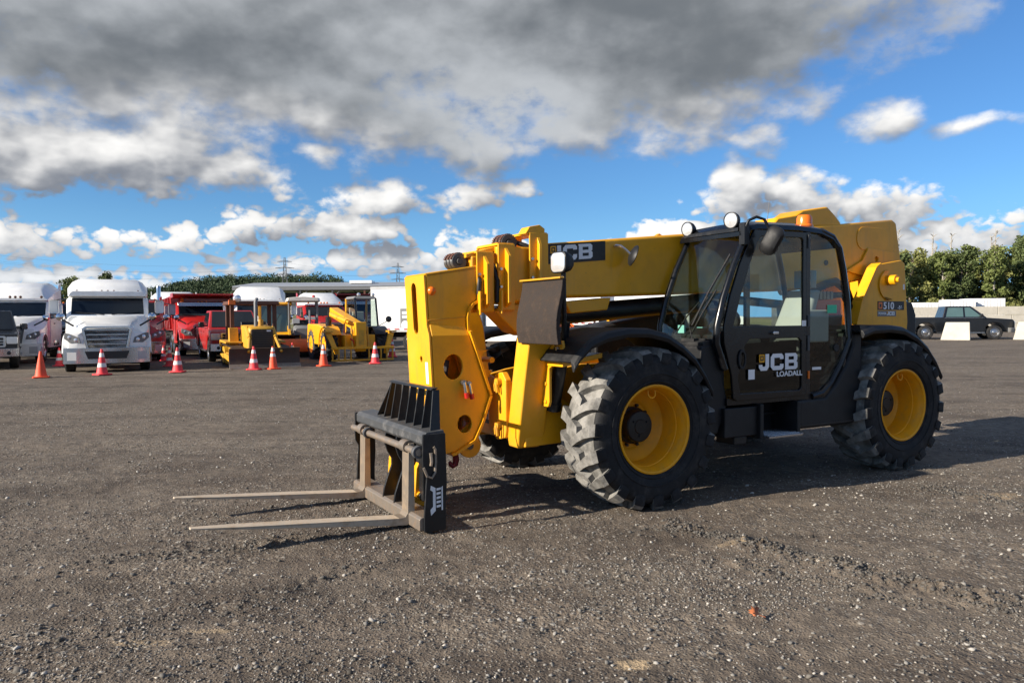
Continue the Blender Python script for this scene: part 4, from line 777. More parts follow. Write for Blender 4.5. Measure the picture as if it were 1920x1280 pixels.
m = MB(); m.lathe([(.001, .016), (.03, .012), (.036, 0)], (-4.30, .421, 1.12), n=16); m.build('rear_reflector', 'chrome', TX)
m = MB(); m.tube([(-2.7, .30, 1.70), (-2.95, .38, 1.82), (-3.15, .36, 1.86), (-3.35, .34, 1.78), (-3.5, .30, 1.6)], .045, 10); m.tube([(-2.6, .25, 1.6), (-2.9, .42, 1.70), (-3.2, .42, 1.72), (-3.4, .38, 1.55)], .035, 10); m.tube([(-2.6, .1, 1.75), (-3.0, .25, 1.93), (-3.3, .25, 1.95), (-3.5, .2, 1.8)], .04, 10); m.build('boom_hoses', 'black_plastic', TX)
m = MB(); m.prism([(-2.75, 1.30), (-2.75, 1.62), (-3.05, 1.66), (-3.30, 1.50), (-3.28, 1.25)], -.15, .34); m.build('displacement_ram_mount', 'steel_dark', TX, .01)
m = MB(); m.box(-3.12, -2.72, .42, .46, 1.50, 1.66); m.build('red_side_lamp', 'lamp_red', TX, .01)
m = MB()
for i in range(5): m.box(-2.78 - .055 * i, -2.74 - .055 * i, .40, .455, 1.665, 1.75)
m.build('fuse_links', 'steel_bare', TX, .004)
# engine pod on the far side
m = MB(); m.loft([[(x, y, z) for y, z in ((-.30, zb), (-.30, zt - .02), (-.38, zt), (-1.02, zt - .06), (-1.12, zt - .14), (-1.12, zb))] for x, zb, zt in ((-.50, .62, 1.34), (-.62, .55, 1.44), (-1.4, .52, 1.56), (-2.3, .52, 1.60), (-2.45, .62, 1.54))]); ep = m.build('engine_hood', 'black_plastic', TX, .03)
m = MB(); m.prism([(-.66, 1.455), (-.66, 1.50), (-1.2, 1.59), (-2.2, 1.64), (-2.2, 1.60), (-1.2, 1.55)], -.34, -.30); m.build('hood_stripe', 'yellow', ep, .004)

# ---------------------------------------------------------------- parked vehicles (local frame: x forward, y left, z up; origin on the ground under the front bumper)
WCACHE = {}
def add_wheel(par, x, y, r, w, rimmat='polished', tyre='rubber', big=False):
    key = (r, w, rimmat, tyre)
    if key not in WCACHE:
        m = MB(); h = w / 2
        m.lathe([(r * .56, -h * .75), (r * .62, -h * .95), (r * .80, -h), (r * .95, -h * .92), (r, -h * .7), (r, -h * .35), (r * .985, -h * .33), (r * .985, -h * .25), (r, -h * .23), (r, h * .23), (r * .985, h * .25), (r * .985, h * .33), (r, h * .35), (r, h * .7), (r * .95, h * .92), (r * .80, h), (r * .62, h * .95), (r * .56, h * .75)], n=28)
        if big:
            for i in range(20):
                a = 2 * math.pi * i / 20
                for sd in (-1, 1):
                    b = a + (math.pi / 20 if sd > 0 else 0); m.loft([[((r + o) * math.cos(b + d + sg * .05), sd * hh, (r + o) * math.sin(b + d + sg * .05)) for o, sg in ((-.02, -1), (-.02, 1), (.035, 1), (.035, -1))] for hh, d in ((-.01, 0), (h * .95, .16))])
        t = m.mesh('tyre'); t.materials.append(MATS[tyre]); m = MB()
        m.lathe([(r * .57, h * .74), (r * .60, h * .9), (r * .56, h * .92), (r * .50, h * .55), (r * .42, h * .35), (r * .30, h * .40), (r * .26, h * .75), (r * .20, h * .85), (.001, h * .86)], n=24); m.lathe([(r * .57, -h * .74), (r * .58, -h * .9), (r * .50, -h * .5), (.001, -h * .4)], n=24)
        g = m.mesh('rim'); g.materials.append(MATS[rimmat]); WCACHE[key] = (t, g)
    e = bpy.data.objects.new('wheel', None); COL.objects.link(e); e.parent = par; e.location = (x, y, r - .01); e.rotation_euler = (0, 0, 0 if y > 0 else math.pi); e.empty_display_size = .1
    link('tyre', WCACHE[key][0], e); link('rim', WCACHE[key][1], e)
def place(u, depth):     # ground point on a bearing: u = tangent of bearing
    return (u * depth, depth, 0)
def veh(name, label, cat, loc, head, group=None, scale=1.): return thing(name, label, cat, loc, R(head - 90), group, scale)
def ring(x, hw, z0, z1, r=.08, top=None):
    """body cross-section, rounded at the top"""
    tw = hw if top is None else top
    return [(x, -hw, z0), (x, hw, z0), (x, hw, z1 - r * 1.6), (x, tw - r * .3, z1 - r * .5), (x, tw - r * 1.2, z1), (x, -tw + r * 1.2, z1), (x, -tw + r * .3, z1 - r * .5), (x, -hw, z1 - r * 1.6)]
def semi(label, loc, head, paint='white', roof=2.85, roofpaint=None, group='road tractors parked in the back row', style=0, scale=1., box=None, sleeper=1.9, name='road_tractor', cat='truck', visor=False, bumper='polished', fairing=True):
    t = veh(name, label, cat, loc, head, group, scale); rp = roofpaint or paint
    # hood
    m = MB(); m.loft([ring(.0, .78, .70, 1.28, .12, .62), ring(-.10, 1.02, .66, 1.38, .16, .74), ring(-.9, 1.12, .66, 1.52, .16, .84), ring(-1.75, 1.10, .66, 1.66, .14, .98)]); h = m.build('hood', paint, t, .015)
    for s in (-1, 1):
        m = MB(); n = 8; rg = []
        for i in range(n + 1):
            a = R(12 + 150 * i / n); x = -.78 + .66 * math.cos(a); z = .50 + .62 * math.sin(a); rg.append([(x, s * .78, z), (x, s * 1.16, z - .03), (x, s * 1.18, z - .09), (x, s * .78, z - .06)])
        m.loft(rg); m.build('fender', paint, t, .01)
        m = MB(); m.loft([[(x, s * y, z + dz) for y, z in ((.68, .86), (.72, 1.02), (.98, 1.14), (1.10, 1.16), (1.12, 1.00), (.95, .86))] for x, dz in ((-.02 - .0, 0), (.035, 0))]); m.v = [(x - max(0, abs(y) - .70) * .35, y, z) for x, y, z in m.v]; hl_ = m.build('headlight', 'grey_mid', t, .01)
        m = MB(); [m.lathe([(.001, .012), (.05, .008), (.062, 0)], (.036 - (yy - .70) * .35, s * yy, zz), 'x', 14) for yy, zz in ((.80, .95), (.96, 1.03))]; m.build('lamp_lens', 'lens', hl_)
    g = bpy.data.objects.new('grille', None); COL.objects.link(g); g.parent = t; g.empty_display_size = .1
    top, bot, zt, zb = .66, .54, 1.35, .60
    m = MB(); m.prism([(-bot, zb), (bot, zb), (top, zt - .08), (top - .1, zt), (-top + .1, zt), (-top, zt - .08)], .0, .035, 'x', [[(-bot + .06, zb + .05), (bot - .06, zb + .05), (top - .07, zt - .12), (top - .14, zt - .06), (-top + .14, zt - .06), (-top + .07, zt - .12)]]); m.build('grille_frame', 'chrome' if style == 0 else 'grey_mid', g, .006)
    m = MB(); m.prism([(-bot, zb), (bot, zb), (top - .06, zt - .08), (-top + .06, zt - .08)], -.06, .0, 'x'); m.build('grille_mesh', 'tail_dark', g)
    for i in range(5):
        f = (i + .6) / 5.4; w = bot + (top - bot) * f - .08; z = zb + (zt - zb) * f; m = MB(); m.box(.0, .05, -w, w, z - .014, z + .022); m.build('grille_slat', 'polished' if style == 0 else 'grey_mid', g)
    m = MB(); m.loft([[(x, y, z) for x, y in ((-.42, -1.18), (-.05, -1.13), (.12, -.75), (.16, 0), (.12, .75), (-.05, 1.13), (-.42, 1.18), (-.40, 0))] for z in (.26, .30, .68, .72)]); bu = m.build('bumper', bumper, t, .012)
    m = MB(); m.prism([(-.50, .40), (.50, .40), (.58, .62), (-.58, .62)], .14, .168, 'x'); m.build('bumper_intake', 'tail_dark', bu)
    for s in (-1, 1): m = MB(); m.box(.02, .10, min(s * .80, s * 1.04), max(s * .80, s * 1.04), .36, .60); m.v = [(x - (abs(y) - .8) * .35, y, z) for x, y, z in m.v]; m.build('fog_lamp_panel', 'grey_light', bu)
    # cab
    rb = -2.3 - sleeper
    m = MB(); m.loft([ring(-1.70, 1.10, .55, 1.66, .05, 1.06), ring(-1.78, 1.14, .50, 1.72, .05, 1.08), ring(-2.22, 1.16, .50, 2.30, .08, 1.08), ring(-2.6, 1.17, .50, 2.36, .10, 1.10), ring(rb, 1.17, .50, 2.36, .10, 1.10)]); cabm = m.build('cab', paint, t, .015)
    m = MB(); m.hexa([(-1.745, -1.02, 1.68), (-1.745, 1.02, 1.68), (-1.80, 1.02, 1.70), (-1.80, -1.02, 1.70), (-2.14, -1.0, 2.23), (-2.14, 1.0, 2.23), (-2.24, 1.0, 2.22), (-2.24, -1.0, 2.22)]); ws = m.build('windscreen', 'dark_glass', t, .01)
    for s in (-1, 1): m = MB(); m.tube([(-1.72, s * .1, 1.70), (-1.76, s * .5, 1.75), (-1.80, s * .9, 1.78)], .012, 5); m.build('wiper', 'tail_dark', ws)
    for s in (-1, 1):
        m = MB(); m.prism([(-1.98, 1.70), (-2.28, 2.20), (-2.78, 2.20), (-2.78, 1.62), (-2.1, 1.60)], *sorted((s * 1.150, s * 1.178))); m.build('side_window', 'dark_glass', t)
        m = MB(); m.prism([(-1.92, .62), (-1.92, 1.58), (-2.86, 1.56), (-2.86, .62)], *sorted((s * 1.140, s * 1.174))); dd = m.build('door', paint, t, .008)
        m = MB(); m.box(-2.80, -2.62, min(s * 1.175, s * 1.20), max(s * 1.175, s * 1.20), 1.40, 1.44); m.build('handle', 'tail_dark', dd)
        # mirrors on arms
        mr = bpy.data.objects.new('mirror', None); COL.objects.link(mr); mr.parent = t; mr.empty_display_size = .1
        m = MB(); m.loft([[(x, s * 1.47 + y, z) for y, z in rrect(-.13 * k, .13 * k, 1.72 + .02, 2.16, .06, 3)] for x, k in ((-1.78, .8), (-1.72, 1.), (-1.86, 1.))][::1]); m.build('mirror_head', 'white' if paint == 'white' else 'grey_light', mr, .01)
        m = MB(); m.tube([(-1.95, s * 1.14, 1.62), (-1.84, s * 1.35, 1.66), (-1.80, s * 1.46, 1.74)], .025, 6); m.tube([(-2.0, s * 1.14, 2.2), (-1.82, s * 1.46, 2.15)], .018, 6); m.build('mirror_arm', 'tail_dark', mr)
        hm = bpy.data.objects.new('hood_mirror', None); COL.objects.link(hm); hm.parent = t; hm.empty_display_size = .1
        m = MB(); m.tube([(-.42, s * .88, 1.36), (-.55, s * 1.10, 1.50), (-.62, s * 1.22, 1.58)], .028, 6); m.build('mirror_arm', 'tail_dark', hm)
        m = MB(); m.lathe([(.001, .09), (.08, .07), (.12, .0), (.11, -.03), (.001, -.035)], (-.62, s * 1.22, 1.63), 'x', 16); m.build('mirror_head', 'chrome', hm)
        m = MB(); m.lathe([(.001, -.62), (.29, -.60), (.31, -.55), (.31, .55), (.29, .60), (.001, .62)], (-3.1, s * .88, .66), 'x', 20); m.build('fuel_tank', 'polished', t)
        add_wheel(t, -.86, s * 1.0, .50, .28); add_wheel(t, rb - .9, s * .88, .50, .50, 'polished')
        add_wheel(t, rb - 2.2, s * .88, .50, .50, 'polished')
    m = MB(); m.box(rb - 2.9, -.5, -.42, -.30, .62, .86); m.box(rb - 2.9, -.5, .30, .42, .62, .86); m.box(-1.2, -.7, -.9, .9, .42, .54); m.box(rb - 2.9, rb - 2.8, -.42, .42, .60, .86); m.build('frame', 'black_paint', t)
    if fairing:
        m = MB(); z1 = roof
        if style == 1: rgs = [ring(-2.10, 1.06, 2.30, 2.40, .03, .98), ring(-2.7, 1.12, 2.30, 2.30 + (z1 - 2.3) * .62, .16, .90), ring(-3.3, 1.14, 2.30, 2.30 + (z1 - 2.3) * .9, .20, .94), ring(rb + .25, 1.16, 2.30, z1, .18, 1.0), ring(rb, 1.16, 2.30, z1, .18, 1.0)]
        else: rgs = [ring(-2.02, 1.08, 2.28, 2.44, .06, 1.04), ring(-2.22, 1.12, 2.28, 2.62, .12, 1.05), ring(-2.55, 1.14, 2.28, z1 - .03, .18, 1.06), ring(-2.9, 1.15, 2.28, z1, .20, 1.06), ring(rb, 1.16, 2.28, z1, .20, 1.06)]
        m.loft(rgs); rf = m.build('roof_fairing', rp, t, .02)
    for i, y in enumerate((-.86, -.17, 0, .17, .86)):
        m = MB(); m.lathe([(.001, .05), (.035, .04), (.05, 0)], (-2.08 if fairing else -2.2, y, 2.44 if fairing else 2.34), 'x', 12); m.build('marker_light', 'brown_rops' if paint == 'white' else 'amber', t)
    if visor: m = MB(); m.prism([(-1.72, 2.14), (-1.78, 2.30), (-2.2, 2.34), (-2.2, 2.28), (-1.86, 2.24)], -1.06, 1.06); m.build('sun_visor', 'polished', t, .006)
    if box == 'stack':
        for s in (-1, 1): m = MB(); m.tube([(rb - .15, s * 1.02, .9), (rb - .15, s * 1.02, 2.75), (rb - .2, s * 1.02, 2.9)], .085, 12); m.build('exhaust_stack', 'chrome', t)
    if style == 1:
        for s in (-1, 1): m = MB(); m.prism([(rb, 1.0), (rb, roof - .05), (rb - .45, roof + .02), (rb - .45, 1.0)], *sorted((s * 1.10, s * 1.14))); m.build('side_extender', paint, t, .01)
    return t
U = lambda px: (px - 960) / 1440.
# front row, left to right
semi('white high roof road tractor at the left edge, flank and fuel tank in view', place(U(6), 27.3), 22, 'white', 3.06, style=1, bumper='white')
semi('white road tractor with chrome grille facing the camera, polished bumper', place(U(201), 22.6), 26.5, 'white', 2.86, style=0)
semi('red road tractor with chrome stacks half hidden behind the white tractor with chrome grille', place(U(246), 28.5), 26, 'red', 2.5, style=1, box='stack', fairing=False, bumper='polished', sleeper=.4)
semi('white road tractor behind the red dump truck', place(U(332), 38.), 25, 'white', 3.05, style=1, bumper='polished')
semi('dark blue day cab truck between the two white road tractors', place(U(104), 33.), 26, 'blue_dark', 2.4, fairing=False, sleeper=.2, bumper='blue_dark')
semi('white road tractor with rounded roof behind the yellow bulldozer', place(U(492), 33.5), 20, 'white', 3.06, style=0, bumper='polished')
semi('red cab tractor with white roof behind the orange sweeper', place(U(622), 41.), 24, 'red', 3.05, roofpaint='white', style=1, box='stack')

def dump_truck(label, loc, head, paint, bodypaint, scale=1.):
    t = semi(label, loc, head, paint, fairing=False, sleeper=.1, visor=True, name='dump_truck', cat='dump truck', group=None, scale=scale, bumper='polished')
    m = MB(); b = -2.75
    m.loft([[(x, -hw, z0) if k == 0 else (x, hw, z0) if k == 1 else (x, hw + .08, z1) if k == 2 else (x, -hw - .08, z1) for k in range(4)] for x, hw, z0, z1 in ((b, 1.20, 1.05, 2.62), (b - 4.6, 1.20, 1.05, 2.55))], True)
    bd = m.build('dump_body', bodypaint, t, .02)
    for s in (-1, 1):
        for i in range(6): x = b - .4 - i * .75; m = MB(); m.hexa([(x, s * 1.20, 1.1), (x - .12, s * 1.20, 1.1), (x - .12, s * 1.29, 1.1), (x, s * 1.29, 1.1), (x, s * 1.29, 2.55), (x - .12, s * 1.29, 2.55), (x - .12, s * 1.36, 2.55), (x, s * 1.36, 2.55)]); m.build('body_rib', bodypaint, bd)
    m = MB(); m.prism([(b, 2.50), (b + .1, 2.62), (b + 1.05, 2.70), (b + 1.05, 2.64), (b + .15, 2.54)], -1.26, 1.26); m.box(b - .02, b + 1.05, -1.28, -1.24, 2.52, 2.72); m.box(b - .02, b + 1.05, 1.24, 1.28, 2.52, 2.72); m.build('cab_guard', bodypaint, bd, .01)
    m = MB(); m.lathe([(.001, .16), (.06, .15), (.07, .02), (.08, 0)], (-2.35, -.82, 2.36), 'z', 14); m.build('beacon', 'amber', t)
    return t
dump_truck('bright red dump truck with chrome visor beside the red pickup', place(U(393), 33.), 29, 'red', 'red')
dump_truck('dark red dump truck body rising behind the yellow loader', place(U(676), 44.), 24, 'red_dark', 'red_dark', 1.12)

def pickup(label, loc, head, paint, group=None, scale=1., grille='chrome', rims='polished', win='tint_glass'):
    t = veh('pickup_truck', label, 'pickup', loc, head, group, scale)
    side = [(-.02, .42), (.0, .98), (-.10, 1.12), (-1.35, 1.20), (-1.42, 1.22), (-3.55, 1.22), (-3.60, 1.24), (-5.70, 1.22), (-5.75, 1.15), (-5.72, .50), (-5.1, .46)] + [(-4.46 + .50 * math.cos(R(a)), .44 + .50 * math.sin(R(a))) for a in (0, 30, 60, 90, 120, 150, 180)][::-1][0:0]
    rear = [(-4.46 + .50 * math.cos(R(a)), .44 + .50 * math.sin(R(a))) for a in range(175, 0, -25)]; fr = [(-.98 + .50 * math.cos(R(a)), .44 + .50 * math.sin(R(a))) for a in range(175, 0, -25)]
    out = [(.0, .44), (.0, .98), (-.10, 1.12), (-1.42, 1.22), (-3.60, 1.24), (-5.72, 1.22), (-5.75, .52), (-5.02, .44)] + rear + [(-3.92, .40), (-1.50, .40)] + fr + [(-.42, .42)]
    m = MB(); m.prism(out, -.98, .98); bd = m.build('body', paint, t, .05, seg=3)
    m = MB(); m.box(-5.66, -3.70, -.80, .80, 1.215, 1.252); m.build('bed_liner', 'tail_dark', bd)
    m = MB(); m.loft([[(x, -hw, z), (x, hw, z), (x2, hw2, z2), (x2, -hw2, z2)] for x, hw, z, x2, hw2, z2 in ((-1.30, .90, 1.20, -1.31, .90, 1.21), (-1.42, .92, 1.20, -2.15, .78, 1.86), (-3.55, .92, 1.22, -3.42, .78, 1.86), (-3.62, .92, 1.22, -3.60, .90, 1.26))])
    m = MB(); m.hexa([(-1.34, -.92, 1.20), (-1.34, .92, 1.20), (-3.60, .92, 1.22), (-3.60, -.92, 1.22), (-2.12, -.76, 1.87), (-2.12, .76, 1.87), (-3.42, .76, 1.88), (-3.42, -.76, 1.88)]); cbn = m.build('cabin', paint, t, .04, seg=3)
    m = MB(); m.quad((-1.385, -.80, 1.245), (-1.385, .80, 1.245), (-2.085, .70, 1.83), (-2.085, -.70, 1.83), .012); m.build('windscreen', 'dark_glass', t)
    for s in (-1, 1):
        for x0, x1, X0, X1 in ((-1.62, -2.44, -2.20, -2.46), (-2.54, -3.42, -2.55, -3.30)):
            m = MB(); a = lambda x, z: (x, s * (.925 - (z - 1.2) / .67 * .16), z); p = [a(x0, 1.27), a(x1, 1.27), a(X1, 1.79), a(X0, 1.79)]; m.quad(*(p if s > 0 else p[::-1]), .012); m.build('side_window', win, t)
        for x0, x1 in ((-1.55, -2.48), (-2.50, -3.50)): m = MB(); m.prism(rrect(x1, x0, .52, 1.20, .05), *sorted((s * .97, s * .985))); dd = m.build('door', paint, t, .006); h = MB(); h.box(x1 + .06, x1 + .26, min(s * .985, s * 1.01), max(s * .985, s * 1.01), 1.06, 1.09); h.build('handle', paint, dd)
        m = MB(); m.box(-3.5, -1.5, min(s * .986, s * .992), max(s * .986, s * .992), 1.215, 1.232); m.build('window_trim', 'chrome', t); m = MB(); m.box(-3.9, -1.5, min(s * .97, s * 1.04), max(s * .97, s * 1.04), .36, .41); m.build('running_board', 'polished', t)
        mr = bpy.data.objects.new('mirror', None); COL.objects.link(mr); mr.parent = t; mr.empty_display_size = .1
        m = MB(); m.loft([[(x, s * 1.12 + y, 1.34 + z) for y, z in rrect(-.11 * k, .11 * k, -.10, .10, .04, 3)] for x, k in ((-1.62, .6), (-1.68, 1.), (-1.76, 1.))]); m.box(-1.74, -1.68, min(s * .9, s * 1.04), max(s * .9, s * 1.04), 1.27, 1.32); m.build('mirror_head', 'tail_dark', mr, .01)
        m = MB(); m.prism(rrect(-.96, -.66, .80, 1.02, .03) if s < 0 else rrect(.66, .96, .80, 1.02, .03), -.06, .012, 'x'); m.build('headlight', 'lens', t, .01)
        m = MB(); m.box(-5.765, -5.70, min(s * .80, s * .96), max(s * .80, s * .96), .85, 1.15); m.build('tail_lamp', 'lamp_red', t)
        for x, c in ((-.98, 0), (-4.46, 0)): add_wheel(t, x, s * .84, .40, .27, rims)
    g = bpy.data.objects.new('grille', None); COL.objects.link(g); g.parent = t; g.empty_display_size = .1
    m = MB(); m.prism(rrect(-.64, .64, .70, 1.05, .04), .0, .03, 'x', [rrect(-.58, .58, .75, 1.00, .03)]); m.build('grille_frame', grille, g, .004)
    m = MB(); m.box(-.02, .01, -.58, .58, .75, 1.0); m.build('grille_mesh', 'tail_dark', g)
    for z in (.83, .91): m = MB(); m.box(.01, .03, -.58, .58, z - .012, z + .012); m.build('grille_bar', grille, g)
    m = MB(); m.loft([[(x, y, z) for x, y in ((-.35, -1.0), (.0, -.98), (.10, -.6), (.12, 0), (.10, .6), (.0, .98), (-.35, 1.0))] for z in (.40, .43, .62, .66)]); m.build('bumper', 'polished', t, .01)
    for s in (-1, 1): m = MB(); m.lathe([(.001, .02), (.055, .015), (.06, 0)], (.07, s * .72, .52), 'x', 14); m.build('fog_lamp', 'tail_dark', t)
    m = MB(); m.box(-5.90, -5.72, -.95, .95, .48, .62); m.build('rear_bumper', 'polished', t, .01)
    m = MB(); m.box(-4.9, -.5, -.7, .7, .34, .42); m.box(-4.1, -1.4, .80, .96, .32, .37); m.box(-4.1, -1.4, -.96, -.80, .32, .37); m.build('underbody', 'tail_dark', t)
    return t
pickup('red pickup truck parked between the red dump truck and the bulldozer', place(U(449), 27.6), 27, 'red')
pickup('dark pickup truck cut off by the left edge of the photo', place(U(-36), 23.8), 32, 'car_black')
pickup('black crew cab pickup truck behind the low concrete blocks', (31.0, 47.9, 0), 74, 'car_black', scale=1.10, win='reflection_tone_glass')  # side windows carry their reflection in the base colour

def box_truck(label, loc, head, scale=1., L=6.0, rear=False, mark=False):
    t = veh('box_truck', label, 'box truck', loc, head, None, scale)
    m = MB(); m.loft([ring(.0, .95, .45, 1.30, .1, .85), ring(-.9, 1.0, .45, 1.42, .1, .9), ring(-1.1, 1.02, .45, 1.55, .06, .95), ring(-1.7, 1.02, .45, 2.20, .12, .9), ring(-2.6, 1.02, .45, 2.25, .12, .9)]); m.build('cab', 'white', t, .02)
    m = MB(); m.quad((-1.10, -.84, 1.58), (-1.10, .84, 1.58), (-1.62, .76, 2.12), (-1.62, -.76, 2.12), .015); m.build('windscreen', 'dark_glass', t)
    m = MB(); m.prism(rrect(-.6, .6, .62, 1.05, .05), .0, .03, 'x'); m.build('grille', 'tail_dark', t, .01)
    for s in (-1, 1):
        m = MB(); m.prism(rrect(min(s * .66, s * .92), max(s * .66, s * .92), .80, 1.02, .03), -.04, .02, 'x'); m.build('headlight', 'lens', t)
        m = MB(); m.prism([(-1.40, 1.55), (-1.80, 2.10), (-2.4, 2.10), (-2.4, 1.50)], *sorted((s * 1.0, s * 1.03))); m.build('side_window', 'dark_glass', t)
        m = MB(); m.tube([(-1.3, s * 1.0, 1.5), (-1.25, s * 1.3, 1.55), (-1.25, s * 1.3, 1.9)], .02, 6); m.box(-1.30, -1.22, s * 1.3 - .1, s * 1.3 + .1, 1.55, 1.9); m.build('mirror', 'tail_dark', t)
        add_wheel(t, -.75, s * .90, .42, .25); add_wheel(t, -2.9 - L * .62, s * .85, .42, .46)
    m = MB(); m.box(-.05, .1, -1.0, 1.0, .40, .62); m.build('bumper', 'grey_light', t, .02)
    b = -2.75
    m = MB(); m.box(b - L, b, -1.25, 1.25, .92, 3.05); bx_ = m.build('cargo_box', 'white_box', t, .03)
    for s in (-1, 1):
        for z in (.94, 3.0): m = MB(); m.box(b - L - .01, b + .01, min(s * 1.24, s * 1.275), max(s * 1.24, s * 1.275), z - .05, z + .05); m.build('edge_rail', 'grey_light', bx_)
        m = MB()
        for i in range(int(L / .5)): m.box(b - .1 - i * .5, b - .35 - i * .5, min(s * 1.276, s * 1.28), max(s * 1.276, s * 1.28), 1.00, 1.05)
        m.build('reflective_tape', 'red', bx_)
    for s in (-1, 1):
        m = MB(); m.box(b - L - .03, b - L, min(s * .02, s * 1.2), max(s * .02, s * 1.2), .98, 2.96); dd = m.build('rear_door', 'grey_light' if rear else 'white_box', bx_, .01)
        m = MB(); m.cyl((b - L - .06, s * .35, 1.0), (b - L - .06, s * .35, 2.95), .025, n=8); m.box(b - L - .09, b - L - .03, s * .35 - .06, s * .35 + .06, 1.55, 1.68); m.build('lock_rod', 'grey_mid', dd)
    if mark:
        for s in (-1, 1):
            m = MB(); m.box(b - L + 1.55, b - L + 2.05, min(s * 1.2505, s * 1.254), max(s * 1.2505, s * 1.254), 1.08, 2.0); mk = m.build('printed_panel', 'grey_mid', bx_)
            m = MB()
            for z in (1.55, 1.74): m.box(b - L + 1.65, b - L + 1.95, min(s * 1.2545, s * 1.257), max(s * 1.2545, s * 1.257), z, z + .12)
            m.prism(circ(b - L + 1.8, 1.2, .2, .22, 20), *sorted((s * 1.2545, s * 1.257))); m.build('printed_shapes', 'white_print', mk)
    m = MB(); m.box(b - L, -.4, -.45, -.35, .62, .90); m.box(b - L, -.4, .35, .45, .62, .90); m.box(b - L, b - L + .12, -1.2, 1.2, .45, .60); m.box(b - L * .45, b - .3, -1.1, -.6, .42, .88); m.box(b - L * .45, b - .3, .6, 1.1, .42, .88); m.build('frame', 'tail_dark', t)
    return t
box_truck('white box truck standing left of the telehandler head, long side in view', (1.55, 35.6, 0), 72, 1.0, 5.6, mark=True)
box_truck('white box truck with grey rear doors seen behind the telehandler boom', (-1.0, 47.5, 0), 196, 1.0, 5.0, rear=True)
box_truck('white box truck parked behind the dark blue day cab truck', (-24.5, 47., 0), 24, 1.05, 6.0)
box_truck('white box truck glimpsed under the boom, left of the cab', (9.6, 54., 0), 62, 1.1, 6.0)
box_truck('white box truck glimpsed through the cab of the large telehandler', (17.5, 57., 0), 70, 1.15, 6.0)

# ---------------------------------------------------------------- plant: bulldozer, loader, sweeper, second telehandler, compact tractors
t = veh('bulldozer', 'small yellow bulldozer with brown roll bar and wide brown blade', 'bulldozer', place(U(497), 24.0), 30)
m = MB(); pr = [(.02, .02), (.10, .0), (.0, .12), (-.05, .30), (-.04, .48), (.02, .62), (-.03, .63), (-.09, .48), (-.10, .30), (-.05, .12)]
m.prism(pr, -1.08, 1.08); bl = m.build('blade', 'brown_blade', t, .006)
m = MB(); m.prism([(.03, .005), (.13, -.0), (.10, .05), (.0, .14)], -1.085, 1.085); m.build('cutting_edge', 'steel_bare', bl)
for s in (-1, 1):
    m = MB(); m.prism([(-.10, .20), (-.10, .40), (-.9, .46), (-1.7, .42), (-1.7, .30), (-.9, .30)], *sorted((s * .98, s * 1.06))); m.tube([(-.06, s * .95, .5), (-.3, s * .95, .42), (-.10, s * .98, .12)], .04, 6); m.build('push_arm', 'yellow_old', t, .01)
    k = bpy.data.objects.new('crawler_track', None); COL.objects.link(k); k.parent = t; k.empty_display_size = .1
    L = [(-.55, .40)]; out = [( -.72 + .30 * math.cos(R(a)), .32 + .30 * math.sin(R(a))) for a in range(-80, 100, 20)] + [(-2.25 + .34 * math.cos(R(a)), .36 + .34 * math.sin(R(a))) for a in range(90, 275, 20)]
    m = MB(); y0, y1 = sorted((s * .52, s * .90))
    for i, p in enumerate(out):
        q = out[(i + 1) % len(out)]; d = math.hypot(q[0] - p[0], q[1] - p[1]); kx = max(1, int(d / .15))
        for j in range(kx):
            f0, f1 = j / kx, (j + .85) / kx; ax, az = p[0] + (q[0] - p[0]) * f0, p[1] + (q[1] - p[1]) * f0; bx, bz = p[0] + (q[0] - p[0]) * f1, p[1] + (q[1] - p[1]) * f1; nx, nz = (q[1] - p[1]) / d * .035, -(q[0] - p[0]) / d * .035
            m.hexa([(ax, y0, az), (bx, y0, bz), (bx, y1, bz), (ax, y1, az), (ax + nx, y0, az + nz), (bx + nx, y0, bz + nz), (bx + nx, y1, bz + nz), (ax + nx, y1, az + nz)])
    m.build('track_shoes', 'brown_blade', k)
    m = MB(); m.prism([(-.6, .18), (-.6, .42), (-2.3, .46), (-2.3, .20)], *sorted((s * .58, s * .84)))
    for x, z, r_ in ((-.72, .32, .24), (-2.25, .36, .28), (-1.1, .18, .10), (-1.45, .18, .10), (-1.8, .18, .10)): m.cyl((x, s * .56, z), (x, s * .88, z), r_, n=16)
    m.build('track_frame', 'yellow_old', k, .01)
    m = MB(); m.prism([(-1.3, .74), (-1.3, .80), (-2.5, .86), (-2.5, .62), (-2.42, .62), (-2.42, .78)], *sorted((s * .45, s * .95))); m.build('fender', 'yellow_old', t, .01)
    m = MB(); m.tube([(-.35, s * .40, .95), (.0, s * .50, .50)], .05, 8); m.tube([(-.75, s * .40, 1.25), (-.35, s * .40, .95)], .07, 8); m.build('blade_ram', 'yellow_old', t)
    for x in (-1.75, -2.55): m = MB(); m.prism([(x, .80), (x + .11, .80), (x + .13, 2.02), (x + .02, 2.08)], *sorted((s * .62, s * .74))); m.build('roll_bar_post', 'brown_rops', t, .01)
m = MB(); m.loft([ring(-.42, .36, .55, 1.22, .06), ring(-.48, .40, .50, 1.28, .06), ring(-1.55, .42, .50, 1.34, .06)]); m.build('engine_cover', 'yellow_old', t, .01)
m = MB(); m.prism(rrect(-.33, .33, .60, 1.20, .03), -.42, -.385, 'x'); gr_ = m.build('radiator_grille', 'brown_blade', t, .01)
for i in range(8): m = MB(); m.box(-.385, -.375, -.28, .28, .66 + i * .06, .685 + i * .06); m.build('grille_slat', 'tail_dark', gr_)
m = MB(); m.box(-.372, -.366, .14, .26, 1.13, 1.18); m.build('name_label', 'white_print', gr_)
